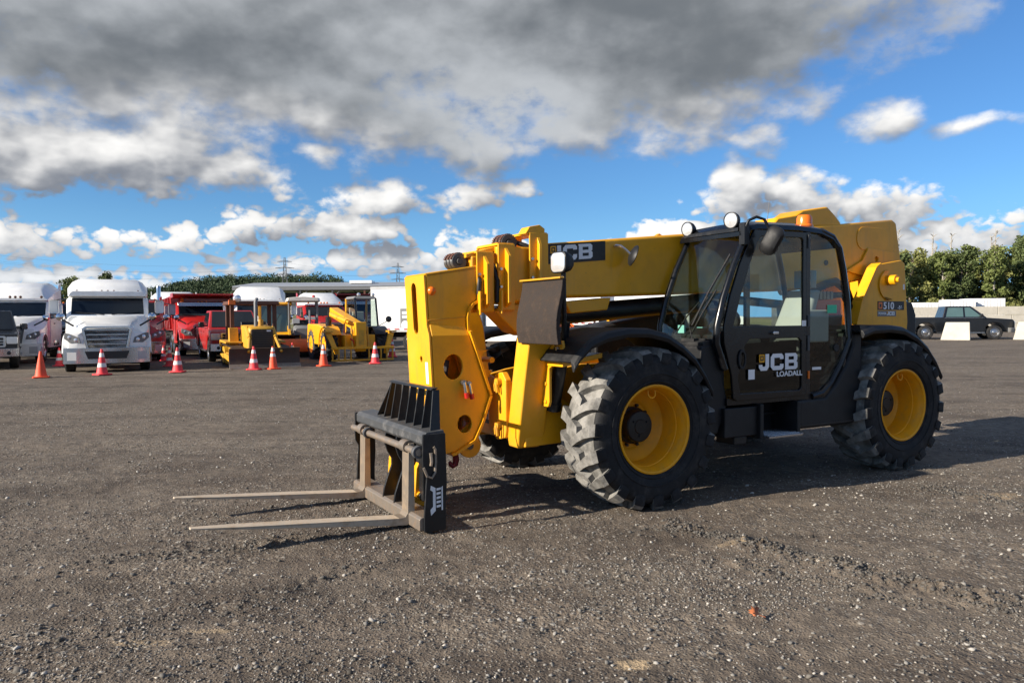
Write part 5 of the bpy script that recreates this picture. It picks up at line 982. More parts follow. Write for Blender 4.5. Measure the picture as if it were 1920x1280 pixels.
m = MB(); m.prism([(-.40, .30), (-.30, .35), (-.34, .58), (-.50, .60), (-.9, .5)], -.40, .40); m.build('nose_guard', 'yellow_old', t, .015)
m = MB(); m.tube([(-.85, -.10, 1.25), (-.85, -.10, 2.06), (-.86, -.08, 2.14), (-.92, -.04, 2.17)], .055, 12); m.build('exhaust_pipe', 'grey_mid', t)
m = MB(); m.cyl((-1.15, .12, 1.30), (-1.15, .12, 1.52), .08, n=14); m.build('air_cleaner', 'yellow_old', t)
m = MB(); m.box(-2.68, -1.45, -.78, .78, 2.05, 2.12); m.box(-2.70, -1.43, -.80, .80, 2.0, 2.06); m.build('canopy_roof', 'brown_rops', t, .01)
m = MB(); m.box(-2.3, -1.8, -.30, .30, .85, 1.0); m.prism([(-2.2, 1.0), (-2.35, 1.45), (-2.25, 1.45), (-2.1, 1.0)], -.30, .30); m.build('seat', 'tail_dark', t, .03)
m = MB(); m.prism([(-1.55, .6), (-1.5, 1.30), (-1.62, 1.34), (-1.8, .9)], -.42, .42); m.build('dashboard', 'yellow_old', t, .01)
m = MB(); m.prism([(-1.45, .45), (-1.55, 1.25), (-1.75, 1.25), (-1.72, .45)], -.80, -.52); m.build('side_tank', 'yellow_old', t, .015)
m = MB(); m.lathe([(.001, .09), (.10, .06), (.13, 0)], (-1.46, -.55, 2.20), 'x', 16); m.build('work_lamp', 'lens', t)
m = MB(); m.box(-1.50, -1.38, -.82, -.62, 2.0, 2.15); m.build('side_lamp', 'amber', t)

t = veh('wheel_loader', 'yellow cab loader with brown bucket between bulldozer and orange sweeper', 'loader', place(U(521), 30.5), 20, None, .9)
m = MB(); n = 10; pr = [(-.55 + .42 * math.cos(R(a)), .62 + .38 * math.sin(R(a))) for a in range(80, 281, 20)]; m.prism(pr + [(x * .92 - .035, .62 + (z - .62) * .9) for x, z in pr[::-1]], -1.0, 1.0); m.build('bucket', 'brown_blade', t, .004)
for s in (-1, 1):
    m = MB(); m.prism(pr, *sorted((s * .98, s * 1.01))); m.build('bucket_side', 'yellow_worn', t)
    m = MB(); m.prism([(-.95, .55), (-.95, .72), (-1.6, 1.15), (-2.2, 1.40), (-2.2, 1.25), (-1.6, .95)], *sorted((s * .55, s * .66))); m.build('lift_arm', 'yellow_worn', t, .01)
    for x in (-1.55, -3.6): add_wheel(t, x, s * .88, .55, .40, 'yellow_worn', 'rubber_old', True)
    for x, z in ((-2.35, 2.35), (-3.5, 2.35)): m = MB(); m.box(x - .05, x + .05, min(s * .60, s * .70), max(s * .60, s * .70), 1.1, z); m.build('cab_post', 'yellow_worn', t, .01)
    m = MB(); m.prism([(-2.42, 1.15), (-2.42, 2.28), (-3.42, 2.28), (-3.42, 1.15)], *sorted((s * .65, s * .662))); m.build('side_window', 'tint_glass', t)
m = MB(); m.prism([(-2.2, .55), (-2.15, 1.05), (-3.6, 1.10), (-4.4, 1.30), (-4.9, 1.25), (-4.9, .6)], -.62, .62); m.prism([(-1.2, .5), (-1.3, 1.0), (-2.1, 1.0), (-2.1, .5)], -.40, .40); m.build('body', 'yellow_worn', t, .03)
m = MB(); m.prism([(-2.20, 2.34), (-2.16, 2.42), (-2.3, 2.50), (-3.5, 2.50), (-3.65, 2.42), (-3.6, 2.34)], -.78, .78); m.build('cab_roof', 'yellow_worn', t, .03)
m = MB(); m.quad((-2.28, -.60, 1.10), (-2.28, .60, 1.10), (-2.34, .60, 2.33), (-2.34, -.60, 2.33), .012); m.build('windscreen', 'reflection_tone_glass', t)  # bright reflection put into the pane colour
m = MB(); m.prism([(-2.30, 1.02), (-1.95, 1.10), (-1.8, .98), (-2.2, .90)], -.30, .60); m.build('front_fender', 'yellow', t, .02)
m = MB(); m.tube([(-2.22, -.1, 1.2), (-2.26, .1, 1.7), (-2.28, .25, 1.95)], .015, 5); m.build('wiper', 'tail_dark', t)
m = MB(); m.prism([(-2.8, 1.1), (-2.8, 1.25), (-3.25, 1.25), (-3.35, 1.8), (-3.45, 1.8), (-3.4, 1.1)], -.28, .28); m.build('seat', 'tail_dark', t, .03)

t = veh('road_sweeper', 'orange road sweeper tractor with white canopy and orange brush hood', 'sweeper', place(U(572), 30.6), 17)
m = MB(); m.lathe([(.001, -.95), (.30, -.95), (.31, -.9), (.31, .9), (.30, .95), (.001, .95)], (-.35, 0, .32), 'y', 24); m.build('brush_drum', 'rubber_old', t)
m = MB(); pr = [(-.35 + .38 * math.cos(R(a)), .36 + .38 * math.sin(R(a))) for a in range(-20, 171, 20)]; m.prism(pr + [(x * .95 - .02, .36 + (z - .36) * .93) for x, z in pr[::-1]], -.98, .98); m.build('brush_hood', 'orange', t, .006)
for s in (-1, 1):
    m = MB(); m.prism(pr, *sorted((s * .98, s * 1.0))); m.build('hood_side', 'orange', t)
    add_wheel(t, -1.5, s * .72, .38, .26, 'orange', 'rubber_old'); add_wheel(t, -3.1, s * .80, .58, .36, 'orange', 'rubber_old', True)
    for x in (-1.9, -3.3): m = MB(); m.tube([(x, s * .58, .9), (x, s * .58, 2.30)], .035, 8); m.build('canopy_post', 'grey_mid', t)
    m = MB(); m.prism([(-3.1 + .70 * math.cos(R(a)), .58 + .70 * math.sin(R(a))) for a in range(20, 161, 20)] + [(-3.1 + .66 * math.cos(R(a)), .58 + .66 * math.sin(R(a))) for a in range(160, 19, -20)], *sorted((s * .60, s * 1.0))); m.build('fender', 'orange', t)
m = MB(); m.loft([ring(-.95, .36, .55, 1.15, .08), ring(-1.1, .40, .50, 1.22, .08), ring(-2.0, .42, .50, 1.28, .08)]); m.build('hood', 'grey_mid', t, .02)
m = MB(); m.box(-3.7, -1.9, -.42, .42, .50, .80); m.box(-2.2, -2.0, -.40, .40, .8, 1.35); m.build('body', 'tail_dark', t, .02)
m = MB(); m.loft([[(x, -hw, z), (x, hw, z), (x, hw * .96, z + .14), (x, 0, z + .20), (x, -hw * .96, z + .14)] for x, hw, z in ((-1.60, .62, 2.28), (-1.75, .70, 2.26), (-3.5, .70, 2.26), (-3.65, .62, 2.28))]); m.build('canopy_roof', 'canopy_white', t, .02)
m = MB(); m.box(-3.0, -2.6, -.26, .26, .85, 1.0); m.prism([(-2.95, 1.0), (-3.1, 1.5), (-3.0, 1.5), (-2.85, 1.0)], -.26, .26); m.build('seat', 'tail_dark', t, .03)
m = MB(); m.lathe([(.17, -.012), (.19, 0), (.17, .012), (.155, 0), (.17, -.012)], (-2.3, 0, 1.42), 'z', 20); m.tube([(-2.1, 0, 1.2), (-2.3, 0, 1.42)], .025, 6); m.build('steering_wheel', 'tail_dark', t)
m = MB(); m.cyl((-1.5, .25, 1.2), (-1.5, .25, 1.9), .04, n=10); m.build('exhaust_pipe', 'grey_mid', t)
m = MB(); m.lathe([(.001, .14), (.06, .12), (.07, 0)], (-3.3, .5, 2.44), 'z', 12); m.build('beacon', 'lamp_red', t)
m = MB(); m.box(-1.95, -1.75, -.45, -.15, 1.35, 1.55); m.box(-2.0, -1.8, .1, .5, 1.5, 1.62); m.build('control_box', 'grey_light', t, .01)

t = veh('telehandler', 'smaller yellow telehandler with dark cab facing right, slotted yellow stabiliser frame', 'telehandler', place(U(678), 27.2), 27)
for s in (-1, 1):
    add_wheel(t, -1.0, s * .92, .56, .40, 'rim_yellow', 'rubber_old', True); add_wheel(t, -3.1, s * .92, .56, .40, 'rim_yellow', 'rubber_old', True)
    fp_ = [(-1.0 + .74 * math.cos(R(a)), .56 + .70 * math.sin(R(a))) for a in range(35, 186, 15)]
    m = MB(); m.prism(fp_ + [(-1.0 + (x + 1.0) * .93, .56 + (z - .56) * .93) for x, z in fp_[::-1]], *sorted((s * .62, s * 1.14))); m.build('mudguard', 'tail_dark' if s > 0 else 'yellow', t, .01)
    m = MB(); m.hexa([(-.05, s * .95, .28), (.08, s * .95, .28), (.08, s * .80, .28), (-.05, s * .80, .28), (-.25, s * 1.25, 1.02), (-.12, s * 1.25, 1.02), (-.12, s * 1.06, 1.05), (-.25, s * 1.06, 1.05)]); l_ = m.build('stabiliser_leg', 'yellow', t, .01)
    m = MB(); m.box(-.42, -.02, min(s * 1.02, s * 1.30), max(s * 1.02, s * 1.30), 1.04, 1.09); m.build('foot_pad', 'yellow_worn', l_)
m = MB(); m.box(-3.9, -.2, -.55, .55, .45, .95); m.build('chassis', 'yellow', t, .02)
m = MB(); m.prism([(-1.0, .55), (-1.0, 1.18), (-1.9, 1.32), (-3.7, 1.34), (-3.8, .6)], -1.10, -.52); m.build('engine_hood', 'yellow', t, .05, seg=3)
m = MB(); m.hexa([(-.15, -.22, 1.10), (-.15, .12, 1.10), (-3.7, .12, 1.62), (-3.7, -.22, 1.62), (-.15, -.22, 1.36), (-.15, .12, 1.36), (-3.7, .12, 1.98), (-3.7, -.22, 1.98)]); bm2 = m.build('boom', 'yellow', t, .02)
m = MB(); m.tube([(-.35, -.42, 1.42), (-2.8, -.42, 1.70)], .085, 12); m.tube([(-.35, -.42, 1.42), (-.1, -.42, 1.38)], .05, 10); m.build('boom_ram', 'yellow', t)
m = MB(); m.prism([(-.25, 1.40), (.12, 1.40), (.16, .50), (.05, .36), (-.10, .36), (-.18, .9)], -.24, .14); m.build('boom_head', 'yellow', t, .02)
m = MB(); m.box(.161, .166, -.14, .04, .60, 1.12); m.build('head_recess_shade', 'yellow_old', t)  # thin duller sheet on the face; its tone stands for a recess in shade
for s in (-.35, .22): m = MB(); m.tube([(-.05, s, 1.25), (.10, s, .45)], .035, 8); m.build('tilt_ram', 'yellow_worn', t)
fr_ = bpy.data.objects.new('slotted_frame', None); COL.objects.link(fr_); fr_.parent = t; fr_.empty_display_size = .1
m = MB(); m.box(.10, .20, -1.12, 1.12, .46, .54); m.build('frame_rail', 'yellow', fr_, .006)
m = MB(); m.box(.10, .20, -1.12, 1.12, .04, .10); m.build('frame_rail', 'yellow_worn', fr_, .006)
for i in range(11):
    y = -1.08 + i * .216
    if abs(y + .1) < .25: continue
    m = MB(); m.prism([(.12, .10), (.19, .10), (.22, .30), (.19, .46), (.12, .46)], y - .02, y + .02); m.build('frame_bar', 'yellow_worn', fr_)
cbk = bpy.data.objects.new('cab', None); COL.objects.link(cbk); cbk.parent = t; cbk.empty_display_size = .1
for x, z, x2 in ((-1.35, 2.30, -1.62), (-2.9, 2.30, -2.85)):
    for y in (.22, 1.02): m = MB(); m.tube([(x, y, .9), (x, y, 1.25), (x2, y, z)], .04, 8); m.build('cab_post', 'cab_black' if x > -2 else 'yellow', cbk)
m = MB(); m.hexa([(-1.58, .18, 2.27), (-1.58, 1.06, 2.27), (-2.95, 1.06, 2.27), (-2.95, .18, 2.27), (-1.7, .24, 2.37), (-1.7, 1.0, 2.37), (-2.85, 1.0, 2.37), (-2.85, .24, 2.37)]); m.build('cab_roof', 'grey_mid', cbk, .02)
m = MB(); m.quad((-1.33, .25, 1.0), (-1.33, 1.0, 1.0), (-1.60, 1.0, 2.26), (-1.60, .25, 2.26)); m.build('windscreen', 'cab_glass', cbk)
for y in (.215, 1.03): m = MB(); m.quad((-1.40, y, 1.1), (-1.65, y, 2.24), (-2.85, y, 2.24), (-2.88, y, 1.1)); m.build('side_window', 'cab_glass', cbk)
m = MB(); m.box(-2.95, -1.3, .2, 1.05, .55, 1.08); m.build('cab_floor', 'cab_black', cbk, .03)
m = MB(); m.prism([(-2.1, 1.08), (-2.1, 1.25), (-2.5, 1.25), (-2.6, 1.8), (-2.7, 1.8), (-2.65, 1.08)], .4, .85); m.build('seat', 'seat_grey', cbk, .03)
m = MB(); m.lathe([(.001, .03), (.07, .02), (.12, 0), (.11, -.02), (.001, -.025)], (-1.3, 1.42, 1.50), 'x', 18); m.tube([(-1.4, 1.06, 1.25), (-1.3, 1.4, 1.45)], .015, 5); m.build('mirror', 'tail_dark', t)
for y in (.35, .9): m = MB(); m.lathe([(.001, .05), (.06, .03), (.07, 0), (.001, -.06)], (-1.55, y, 2.42), 'x', 14); m.build('work_lamp', 'lens', cbk)
m = MB(); m.cyl((-1.5, -.80, 1.2), (-1.5, -.80, 1.60), .11, n=14); m.cyl((-1.5, -.8, 1.6), (-1.5, -.8, 1.85), .03, n=8); m.build('air_cleaner', 'tail_dark', t)
m = MB(); m.tube([(.05, -.30, .62), (.09, -.32, .75), (.05, -.42, .82)], .03, 6); m.tube([(.05, -.12, .62), (.1, -.2, .78)], .03, 6); m.build('red_couplers', 'lamp_red', t)

def compact_tractor(label, loc, head, paint, scale=1.):
    t = veh('compact_tractor', label, 'tractor', loc, head, 'compact tractors beyond the telehandler', scale)
    m = MB(); m.loft([ring(-.9, .30, .55, 1.10, .08), ring(-1.0, .34, .50, 1.16, .08), ring(-1.9, .36, .50, 1.22, .08)]); m.build('hood', paint, t, .02)
    m = MB(); m.box(-.9, -.88, -.24, .24, .62, 1.05); m.build('grille', 'tail_dark', t)
    for s in (-1, 1):
        add_wheel(t, -1.2, s * .55, .33, .22, 'grey_light', 'rubber_old'); add_wheel(t, -2.5, s * .66, .55, .34, 'grey_light', 'rubber_old', True)
        m = MB(); m.prism([(-.25, .20), (-.2, .35), (-.7, 1.15), (-1.7, 1.30), (-1.7, 1.18), (-.8, 1.02)], *sorted((s * .42, s * .50))); m.build('loader_arm', paint, t)
        m = MB(); m.prism([(-2.5 + .66 * math.cos(R(a)), .55 + .66 * math.sin(R(a))) for a in range(20, 141, 20)] + [(-2.5 + .62 * math.cos(R(a)), .55 + .62 * math.sin(R(a))) for a in range(140, 19, -20)], *sorted((s * .50, s * .84))); m.build('fender', paint, t)
        m = MB(); m.tube([(-2.9, s * .45, .8), (-2.9, s * .45, 2.2), (-2.9, 0, 2.25)], .035, 6); m.build('roll_bar', 'tail_dark', t)
    m = MB(); m.prism([(.15, .05), (-.2, .10), (-.3, .30), (-.2, .50), (-.12, .48), (-.2, .30), (-.12, .16)], -.75, .75); m.build('bucket', 'tail_dark', t)
    m = MB(); m.box(-3.0, -.95, -.22, .22, .42, .70); m.box(-2.6, -2.2, -.24, .24, .85, 1.0); m.prism([(-2.55, 1.0), (-2.65, 1.35), (-2.55, 1.35), (-2.45, 1.0)], -.24, .24); m.build('body_and_seat', 'tail_dark', t, .02)
    m = MB(); m.lathe([(.17, -.012), (.19, 0), (.17, .012), (.155, 0), (.17, -.012)], (-2.05, 0, 1.42), 'z', 18); m.tube([(-1.9, 0, 1.2), (-2.05, 0, 1.42)], .02, 6); m.build('steering_wheel', 'tail_dark', t)
compact_tractor('orange compact tractor with loader arms seen under the boom beside the foot pad', (2.75, 38., 0), 10, 'orange')
compact_tractor('orange compact tractor seen under the boom, nearer the cab', (4.75, 40.5, 0), -8, 'orange')
compact_tractor('red compact tractor just visible above the front mudguard', (6.3, 43.5, 0), 5, 'red')

# ---------------------------------------------------------------- far setting: hill, fields, woods, shed, pylons, blocks
def leaf_mat(name, a, b):
    m = bpy.data.materials.new(name); m.use_nodes = True; t = m.node_tree; N = NT(t); bs = t.nodes['Principled BSDF']
    co = N.new('ShaderNodeTexCoord').outputs['Object']; n = N.noise(co, .9, 4., .6); n2 = N.noise(co, 7., 2., .6)
    N.put(bs.inputs['Base Color'], N.mix(N.rng(N.mad(n2, .5, N.mul(n, .5)), .35, .65), a, b)); bs.inputs['Roughness'].default_value = .65; bs.inputs['Specular IOR Level'].default_value = .25
    bs.inputs['Subsurface Weight'].default_value = 0.; MATS[name] = m
leaf_mat('leaves_a', (.080, .110, .030), (.165, .190, .060)); leaf_mat('leaves_b', (.060, .085, .032), (.115, .145, .050)); leaf_mat('leaves_c', (.125, .14, .040), (.23, .23, .08)); leaf_mat('leaves_far', (.026, .048, .024), (.062, .090, .036))
def leaf_cloud(clumps, n_per, size, seed):
    """many small leaf quads spread in ragged clumps; clumps: centre and radii"""
    g = np.random.default_rng(seed); P = []; S = []
    for c, r3 in clumps:
        d = g.normal(size=(n_per, 3)); d /= np.linalg.norm(d, axis=1)[:, None]; rad = g.uniform(.35, 1.0, n_per) ** .55
        P.append(np.array(c) + d * rad[:, None] * np.array(r3) * g.uniform(.8, 1.15, (n_per, 1)))
    P = np.concatenate(P); n = len(P); u = g.normal(size=(n, 3)); u /= np.linalg.norm(u, axis=1)[:, None]; v = np.cross(u, g.normal(size=(n, 3))); v /= np.linalg.norm(v, axis=1)[:, None]
    s = size * g.uniform(.6, 1.4, (n, 1)); Q = np.stack([P - u * s, P - v * s * .55, P + u * s, P + v * s * .55], 1).reshape(-1, 3)
    return np_mesh('crown', Q, np.arange(n * 4).reshape(-1, 4))
def tree_kind(seed, H, spread, nclump, leafm, n_per=150, leaf=.22, bark='bark', base=.25, dead=0.):
    """returns (trunk mesh, crown mesh) of one tree kind"""
    g = random.Random(seed); m = MB(); bend = [(g.uniform(-.15, .15) * H * .1, g.uniform(-.15, .15) * H * .1) for _ in range(5)]
    path = [(bend[i][0] * i / 4, bend[i][1] * i / 4, H * (.96 if not dead else 1.) * i / 4) for i in range(5)]; m.tube(path, [H * .018 + .05, H * .015 + .03, H * .011 + .02, H * .007 + .01, .012], 7); cl = []
    for i in range(nclump):
        t = base + (1 - base) * (i + g.random()) / nclump; z = H * t; k = math.sin(min(1, (1 - t) / (1 - base) * 1.15 + .12) * math.pi * .62); rr_ = spread * (.35 + .65 * k); a = g.uniform(0, 6.28); d = rr_ * g.uniform(.25, .85)
        c = (d * math.cos(a), d * math.sin(a), min(z, H * .97)); b0 = (path[2][0] * t, path[2][1] * t, max(z - d * .6, H * base * .7)); m.tube([b0, ((b0[0] + c[0]) / 2, (b0[1] + c[1]) / 2, (b0[2] + c[2]) / 2 + .05 * H * .2), c], [.03 + H * .004, .02 + H * .002, .008], 5)
        if not dead or g.random() > dead: cl.append((c, (spread * g.uniform(.22, .42), spread * g.uniform(.22, .42), spread * g.uniform(.16, .30))))
    tm = m.mesh('trunk'); tm.materials.append(MATS[bark]); cm = None
    if cl: cm = leaf_cloud(cl, n_per, leaf, seed); cm.materials.append(MATS[leafm])
    return tm, cm
KINDS = {'oak': tree_kind(3, 9.5, 3.2, 34, 'leaves_a', 170, .17, base=.16), 'dense': tree_kind(5, 11., 2.9, 38, 'leaves_b', 170, .17, base=.10), 'light': tree_kind(9, 9., 2.7, 30, 'leaves_c', 150, .17, base=.12),
         'tall': tree_kind(12, 10.6, 2.4, 30, 'leaves_a', 140, .17, 'bark_pale', base=.34), 'dead': tree_kind(21, 13.5, 1.6, 22, 'leaves_b', 40, .12, 'bark_pale', base=.4, dead=1.1), 'shrub': tree_kind(31, 4.2, 2.4, 20, 'leaves_c', 130, .15, base=.06)}
def tree(kind, name, label, loc, rz, s, group):
    t = thing(name, label, 'tree', loc, rz, group, s); tm, cm = KINDS[kind]; link('trunk', tm, t)
    if cm: link('crown', cm, t)
    return t
WOODS = 'trees of the wood beyond the block wall'
KN = {'oak': ('broadleaf_tree', 'broad mid green tree in the wood beyond the block wall'), 'dense': ('dense_tree', 'dense dark green tree in the wood beyond the block wall'), 'light': ('light_tree', 'pale yellowish green tree in the wood beyond the block wall'), 'tall': ('slim_tree', 'slim tree with pale bare trunk in the wood beyond the block wall'), 'dead': ('bare_tree', 'leafless grey tree standing above the wood'), 'shrub': ('shrub', 'low pale shrub along the foot of the wood')}
g = random.Random(4)
NTH = 'first second third fourth fifth sixth seventh eighth ninth tenth eleventh twelfth thirteenth fourteenth fifteenth sixteenth'.split()
WHAT = {'oak': 'broad mid green tree', 'dense': 'dense dark green tree', 'light': 'pale yellowish green tree', 'tall': 'slim pale trunked tree'}
for i in range(48):
    row = i % 3; k = i // 3; X = 50.0 + k * 2.9 + row * .9 + g.uniform(-.8, .8); Y = 100 + row * 5 + g.uniform(-1.5, 1.5); kd = g.choice(['oak', 'dense', 'light', 'tall', 'tall', 'light'] if row else ['light', 'tall', 'tall', 'dense', 'oak'])
    tree(kd, KN[kd][0], WHAT[kd] + ', ' + NTH[k] + ' from the left in the ' + ('front', 'middle', 'back')[row] + ' row of the wood', (X, Y, 0), g.uniform(0, 6.28), g.uniform(.82, 1.12) * (1 + .04 * row), WOODS)
for i in range(15): tree('dead', KN['dead'][0], 'leafless grey tree above the wood, ' + NTH[i] + ' from the left', (52 + i * 3.3 + g.uniform(-1.2, 1.2), 108 + g.uniform(0, 6), 0), g.uniform(0, 6.28), g.uniform(.86, 1.08), 'bare trees above the wood')
for i in range(15): tree('shrub', KN['shrub'][0], 'low pale shrub at the foot of the wood, ' + NTH[i] + ' from the left', (49 + i * 3.4 + g.uniform(-1, 1), 95 + g.uniform(-1, 1.5), 0), g.uniform(0, 6.28), g.uniform(.45, .8), 'shrubs at the foot of the wood')
for X, Y, s, kd in ((-54.6, 96, .72, 'oak'), (-51.4, 97, .68, 'dense'), (-57.4, 97, .60, 'light'), (-60.0, 98, .95, 'shrub'), (-49.0, 99, .50, 'tall')):
    tree(kd, KN[kd][0], {'tall': 'slim tree just right of the roof of the white tractor with chrome grille', 'shrub': 'low shrubby tree just right of the high roof white tractor', 'oak': 'broad green tree left of the white tractor with chrome grille', 'dense': 'dark green tree rising behind the white tractor with chrome grille', 'light': 'low pale tree behind the high roof white tractor'}[kd], (X, Y, 0), X, s, 'trees behind the truck row')

# grassy bank under the wood, fields and the wooded hill
def sheet(name, fn, x0, x1, y0, y1, nx, ny, material):
    xs_, ys_ = np.linspace(x0, x1, nx), np.linspace(y0, y1, ny); X, Y = np.meshgrid(xs_, ys_); Z = fn(X, Y); i = np.arange(nx * ny).reshape(ny, nx)
    me = np_mesh(name, np.stack([X, Y, Z], -1).reshape(-1, 3), np.stack([i[:-1, :-1], i[:-1, 1:], i[1:, 1:], i[1:, :-1]], -1).reshape(-1, 4)); me.polygons.foreach_set('use_smooth', [True] * len(me.polygons)); me.materials.append(MATS[material]); return tag(link(name, me), kind='structure')
def grass_mat(name, a, b, sc):
    m = bpy.data.materials.new(name); m.use_nodes = True; N = NT(m.node_tree); bs = m.node_tree.nodes['Principled BSDF']; co = N.new('ShaderNodeTexCoord').outputs['Object']
    n = N.noise(co, sc, 6., .65); N.put(bs.inputs['Base Color'], N.mix(N.rng(n, .35, .65), a, b)); bs.inputs['Roughness'].default_value = .9
    bb = N.new('ShaderNodeBump'); bb.inputs['Strength'].default_value = .6; bb.inputs['Distance'].default_value = .2; m.node_tree.links.new(N.noise(co, sc * 6, 4., .6), bb.inputs['Height']); m.node_tree.links.new(bb.outputs[0], bs.inputs['Normal']); MATS[name] = m
grass_mat('bank_grass', (.10, .105, .03), (.20, .18, .06), .35); grass_mat('field_grass', (.085, .095, .03), (.19, .165, .06), .02); grass_mat('hill_grass', (.06, .08, .03), (.12, .12, .045), .01)
sheet('grass_bank', lambda X, Y: 1.9 * np.clip(1 - np.abs(Y - 94) / 9, 0, 1) ** .7 * np.clip((X - 40) / 14, 0, 1) + .25 * vnoise(X * .5, Y * .5, 41) - .15, 38, 130, 85, 103, 90, 24, 'bank_grass')
sheet('field', lambda X, Y: np.clip((Y - 130) / 500, 0, 1) ** 1.1 * 13. + 1.2 * vnoise(X * .01, Y * .01, 43) * np.clip((Y - 130) / 200, 0, 1) - .4 * (Y < 131), -620, 60, 125, 700, 60, 60, 'field_grass')
def hillz(X, Y):
    r = np.clip(1 - ((X + 330) / 400) ** 4, 0, 1) * np.clip((X - 60 + 190) / -70, 0, 1); d = np.clip((Y - 640) / 190, 0, 1); d = d * d * (3 - 2 * d)
    return 8 + 34 * d * np.clip((-118 - X) / 80, 0, 1) ** .6 * np.clip((X + 425) / 110, 0, 1) ** .7 + 5 * d * vnoise(X * .012, Y * .012, 45)
sheet('hill', hillz, -700, -60, 620, 1000, 90, 50, 'hill_grass')
g2 = np.random.default_rng(11); n = 1700; hx = g2.uniform(-425, -122, n); hy = 655 + 165 * g2.uniform(0, 1, n) ** 1.0; hz = hillz(hx, hy); kk = hz > 9; hx, hy, hz = hx[kk], hy[kk], hz[kk]
cl = [((x, y, z + 4.2 * s), (5.2 * s, 5.2 * s, 5.0 * s)) for x, y, z, s in zip(hx, hy, hz, g2.uniform(.45, 1.25, len(hx)))]
fw = leaf_cloud(cl, 80, .85, 77); fw.name = 'hill_woods'; fw.materials.append(MATS['leaves_far']); tag(link('hill_woods', fw), 'dark wood covering the ridge of the far hill', 'wood', kind='stuff')

# long open steel shed
t = thing('steel_shed', 'long open sided steel shed with grey roof beyond the truck row', 'building', (-36., 118, 0), 0)
m = MB(); m.hexa([(-6.5, -1, 6.55), (48, -1, 6.55), (48, 9, 7.5), (-6.5, 9, 7.5), (-6.5, -1, 6.7), (48, -1, 6.7), (48, 9, 7.65), (-6.5, 9, 7.65)]); m.hexa([(-6.5, 9, 7.5), (48, 9, 7.5), (48, 19, 6.4), (-6.5, 19, 6.4), (-6.5, 9, 7.65), (48, 9, 7.65), (48, 19, 6.55), (-6.5, 19, 6.55)]); rf = m.build('roof', 'shed_roof', t)
m = MB(); m.box(10.5, 14, 3.0, 6.0, 7.2, 7.65); m.build('roof_light', 'white', rf)
m = MB(); m.box(-6.5, 48, -1.05, -.95, 6.05, 6.5); m.build('eaves_beam', 'grey_mid', t)
for i in range(12):
    x = -6 + i * 4.9; m = MB(); m.box(x - .14, x + .14, -.9, -.6, 0, 6.1); m.build('column', 'brown_rops' if i % 3 == 1 else 'shed_dark', t)
    m = MB(); m.box(x - .14, x + .14, 17.6, 17.9, 0, 6.3); m.build('column', 'shed_dark', t)
    m = MB(); m.tube([(x, -.7, 5.9), (x, 8.8, 7.2), (x, 17.7, 6.2)], .10, 4); m.tube([(x, -.7, 5.2), (x, 17.7, 5.4)], .07, 4); m.tube([(x - .1, -.7, 4.6), (x + 1.2, -.75, 6.1)], .06, 4); m.build('truss', 'grey_mid', t)
m = MB(); m.box(-6.4, 47.5, 18., 18.2, 3.0, 6.3); m.build('back_cladding', 'shed_dark', t)
# mesh fence with posts and rails
t = thing('yard_fence', 'thin grey post and rail fence in front of the steel shed', 'fence', (-34, 62, 0), R(-1))
for i in range(15): m = MB(); m.cyl((-10 + i * 3.0, 0, 0), (-10 + i * 3.0, 0, 3.35 + (.0 if i % 4 else .5)), .035, n=6); m.build('post', 'grey_light', t)
for z in (2.9, 2.2, 1.2): m = MB(); m.cyl((-10, 0, z), (32, 0, z), .03, n=6); m.build('rail', 'grey_light', t)
def pylon(label, X, Y, H, base, span):
    t = thing('power_pylon', label, 'pylon', (X, Y, base), R(12), 'power line pylons on the horizon'); L = lambda z: span * (1 - z / H) ** 1.3 + .5
    for sx in (-1, 1):
        for sy in (-1, 1): m = MB(); m.tube([(sx * L(z), sy * L(z), z) for z in (0, H * .2, H * .45, H * .7, H)], .34, 4); m.build('leg', 'grey_mid', t)
    m = MB(); zs = [H * i / 9 for i in range(9)]
    for a, b in zip(zs[:-1], zs[1:]):
        for s in (-1, 1):
            m.tube([(-L(a), s * L(a), a), (L(b), s * L(b), b)], .14, 3); m.tube([(L(a), s * L(a), a), (-L(b), s * L(b), b)], .14, 3); m.tube([(s * L(a), -L(a), a), (s * L(b), L(b), b)], .14, 3)
    m.build('lattice', 'grey_mid', t)
    for z, w in ((H * .68, 7.5), (H * .80, 8.5), (H * .92, 6.5)): m = MB(); m.tube([(-w, 0, z), (0, 0, z + 1.0), (w, 0, z)], .30, 4); m.tube([(-w, 0, z), (w, 0, z)], .25, 4); m.build('cross_arm', 'grey_mid', t)
pylon('tall steel pylon rising above the wooded hill', -212, 720, 50, 10, 4.5); pylon('steel pylon standing alone right of the hill', -118, 800, 54, 6, 4.5)
ln = MB()
for z, dx in ((44, -6), (44, 6), (50, -6), (50, 6), (55.5, 0)):
    a, b = Vector((-212 + dx, 720, z)), Vector((-118 + dx, 800, z - 1)); ln.tube([a.lerp(b, i / 12) - Vector((0, 0, 9 * (1 - (2 * i / 12 - 1) ** 2) * .5)) for i in range(13)], .05, 3)
    c = Vector((-430 + dx, 620, z + 2)); ln.tube([c.lerp(a, i / 14) - Vector((0, 0, 14 * (1 - (2 * i / 14 - 1) ** 2) * .5)) for i in range(15)], .05, 3)
tag(ln.build('power_lines', 'grey_mid'), 'thin power lines strung between the far pylons', 'wires', kind='stuff')

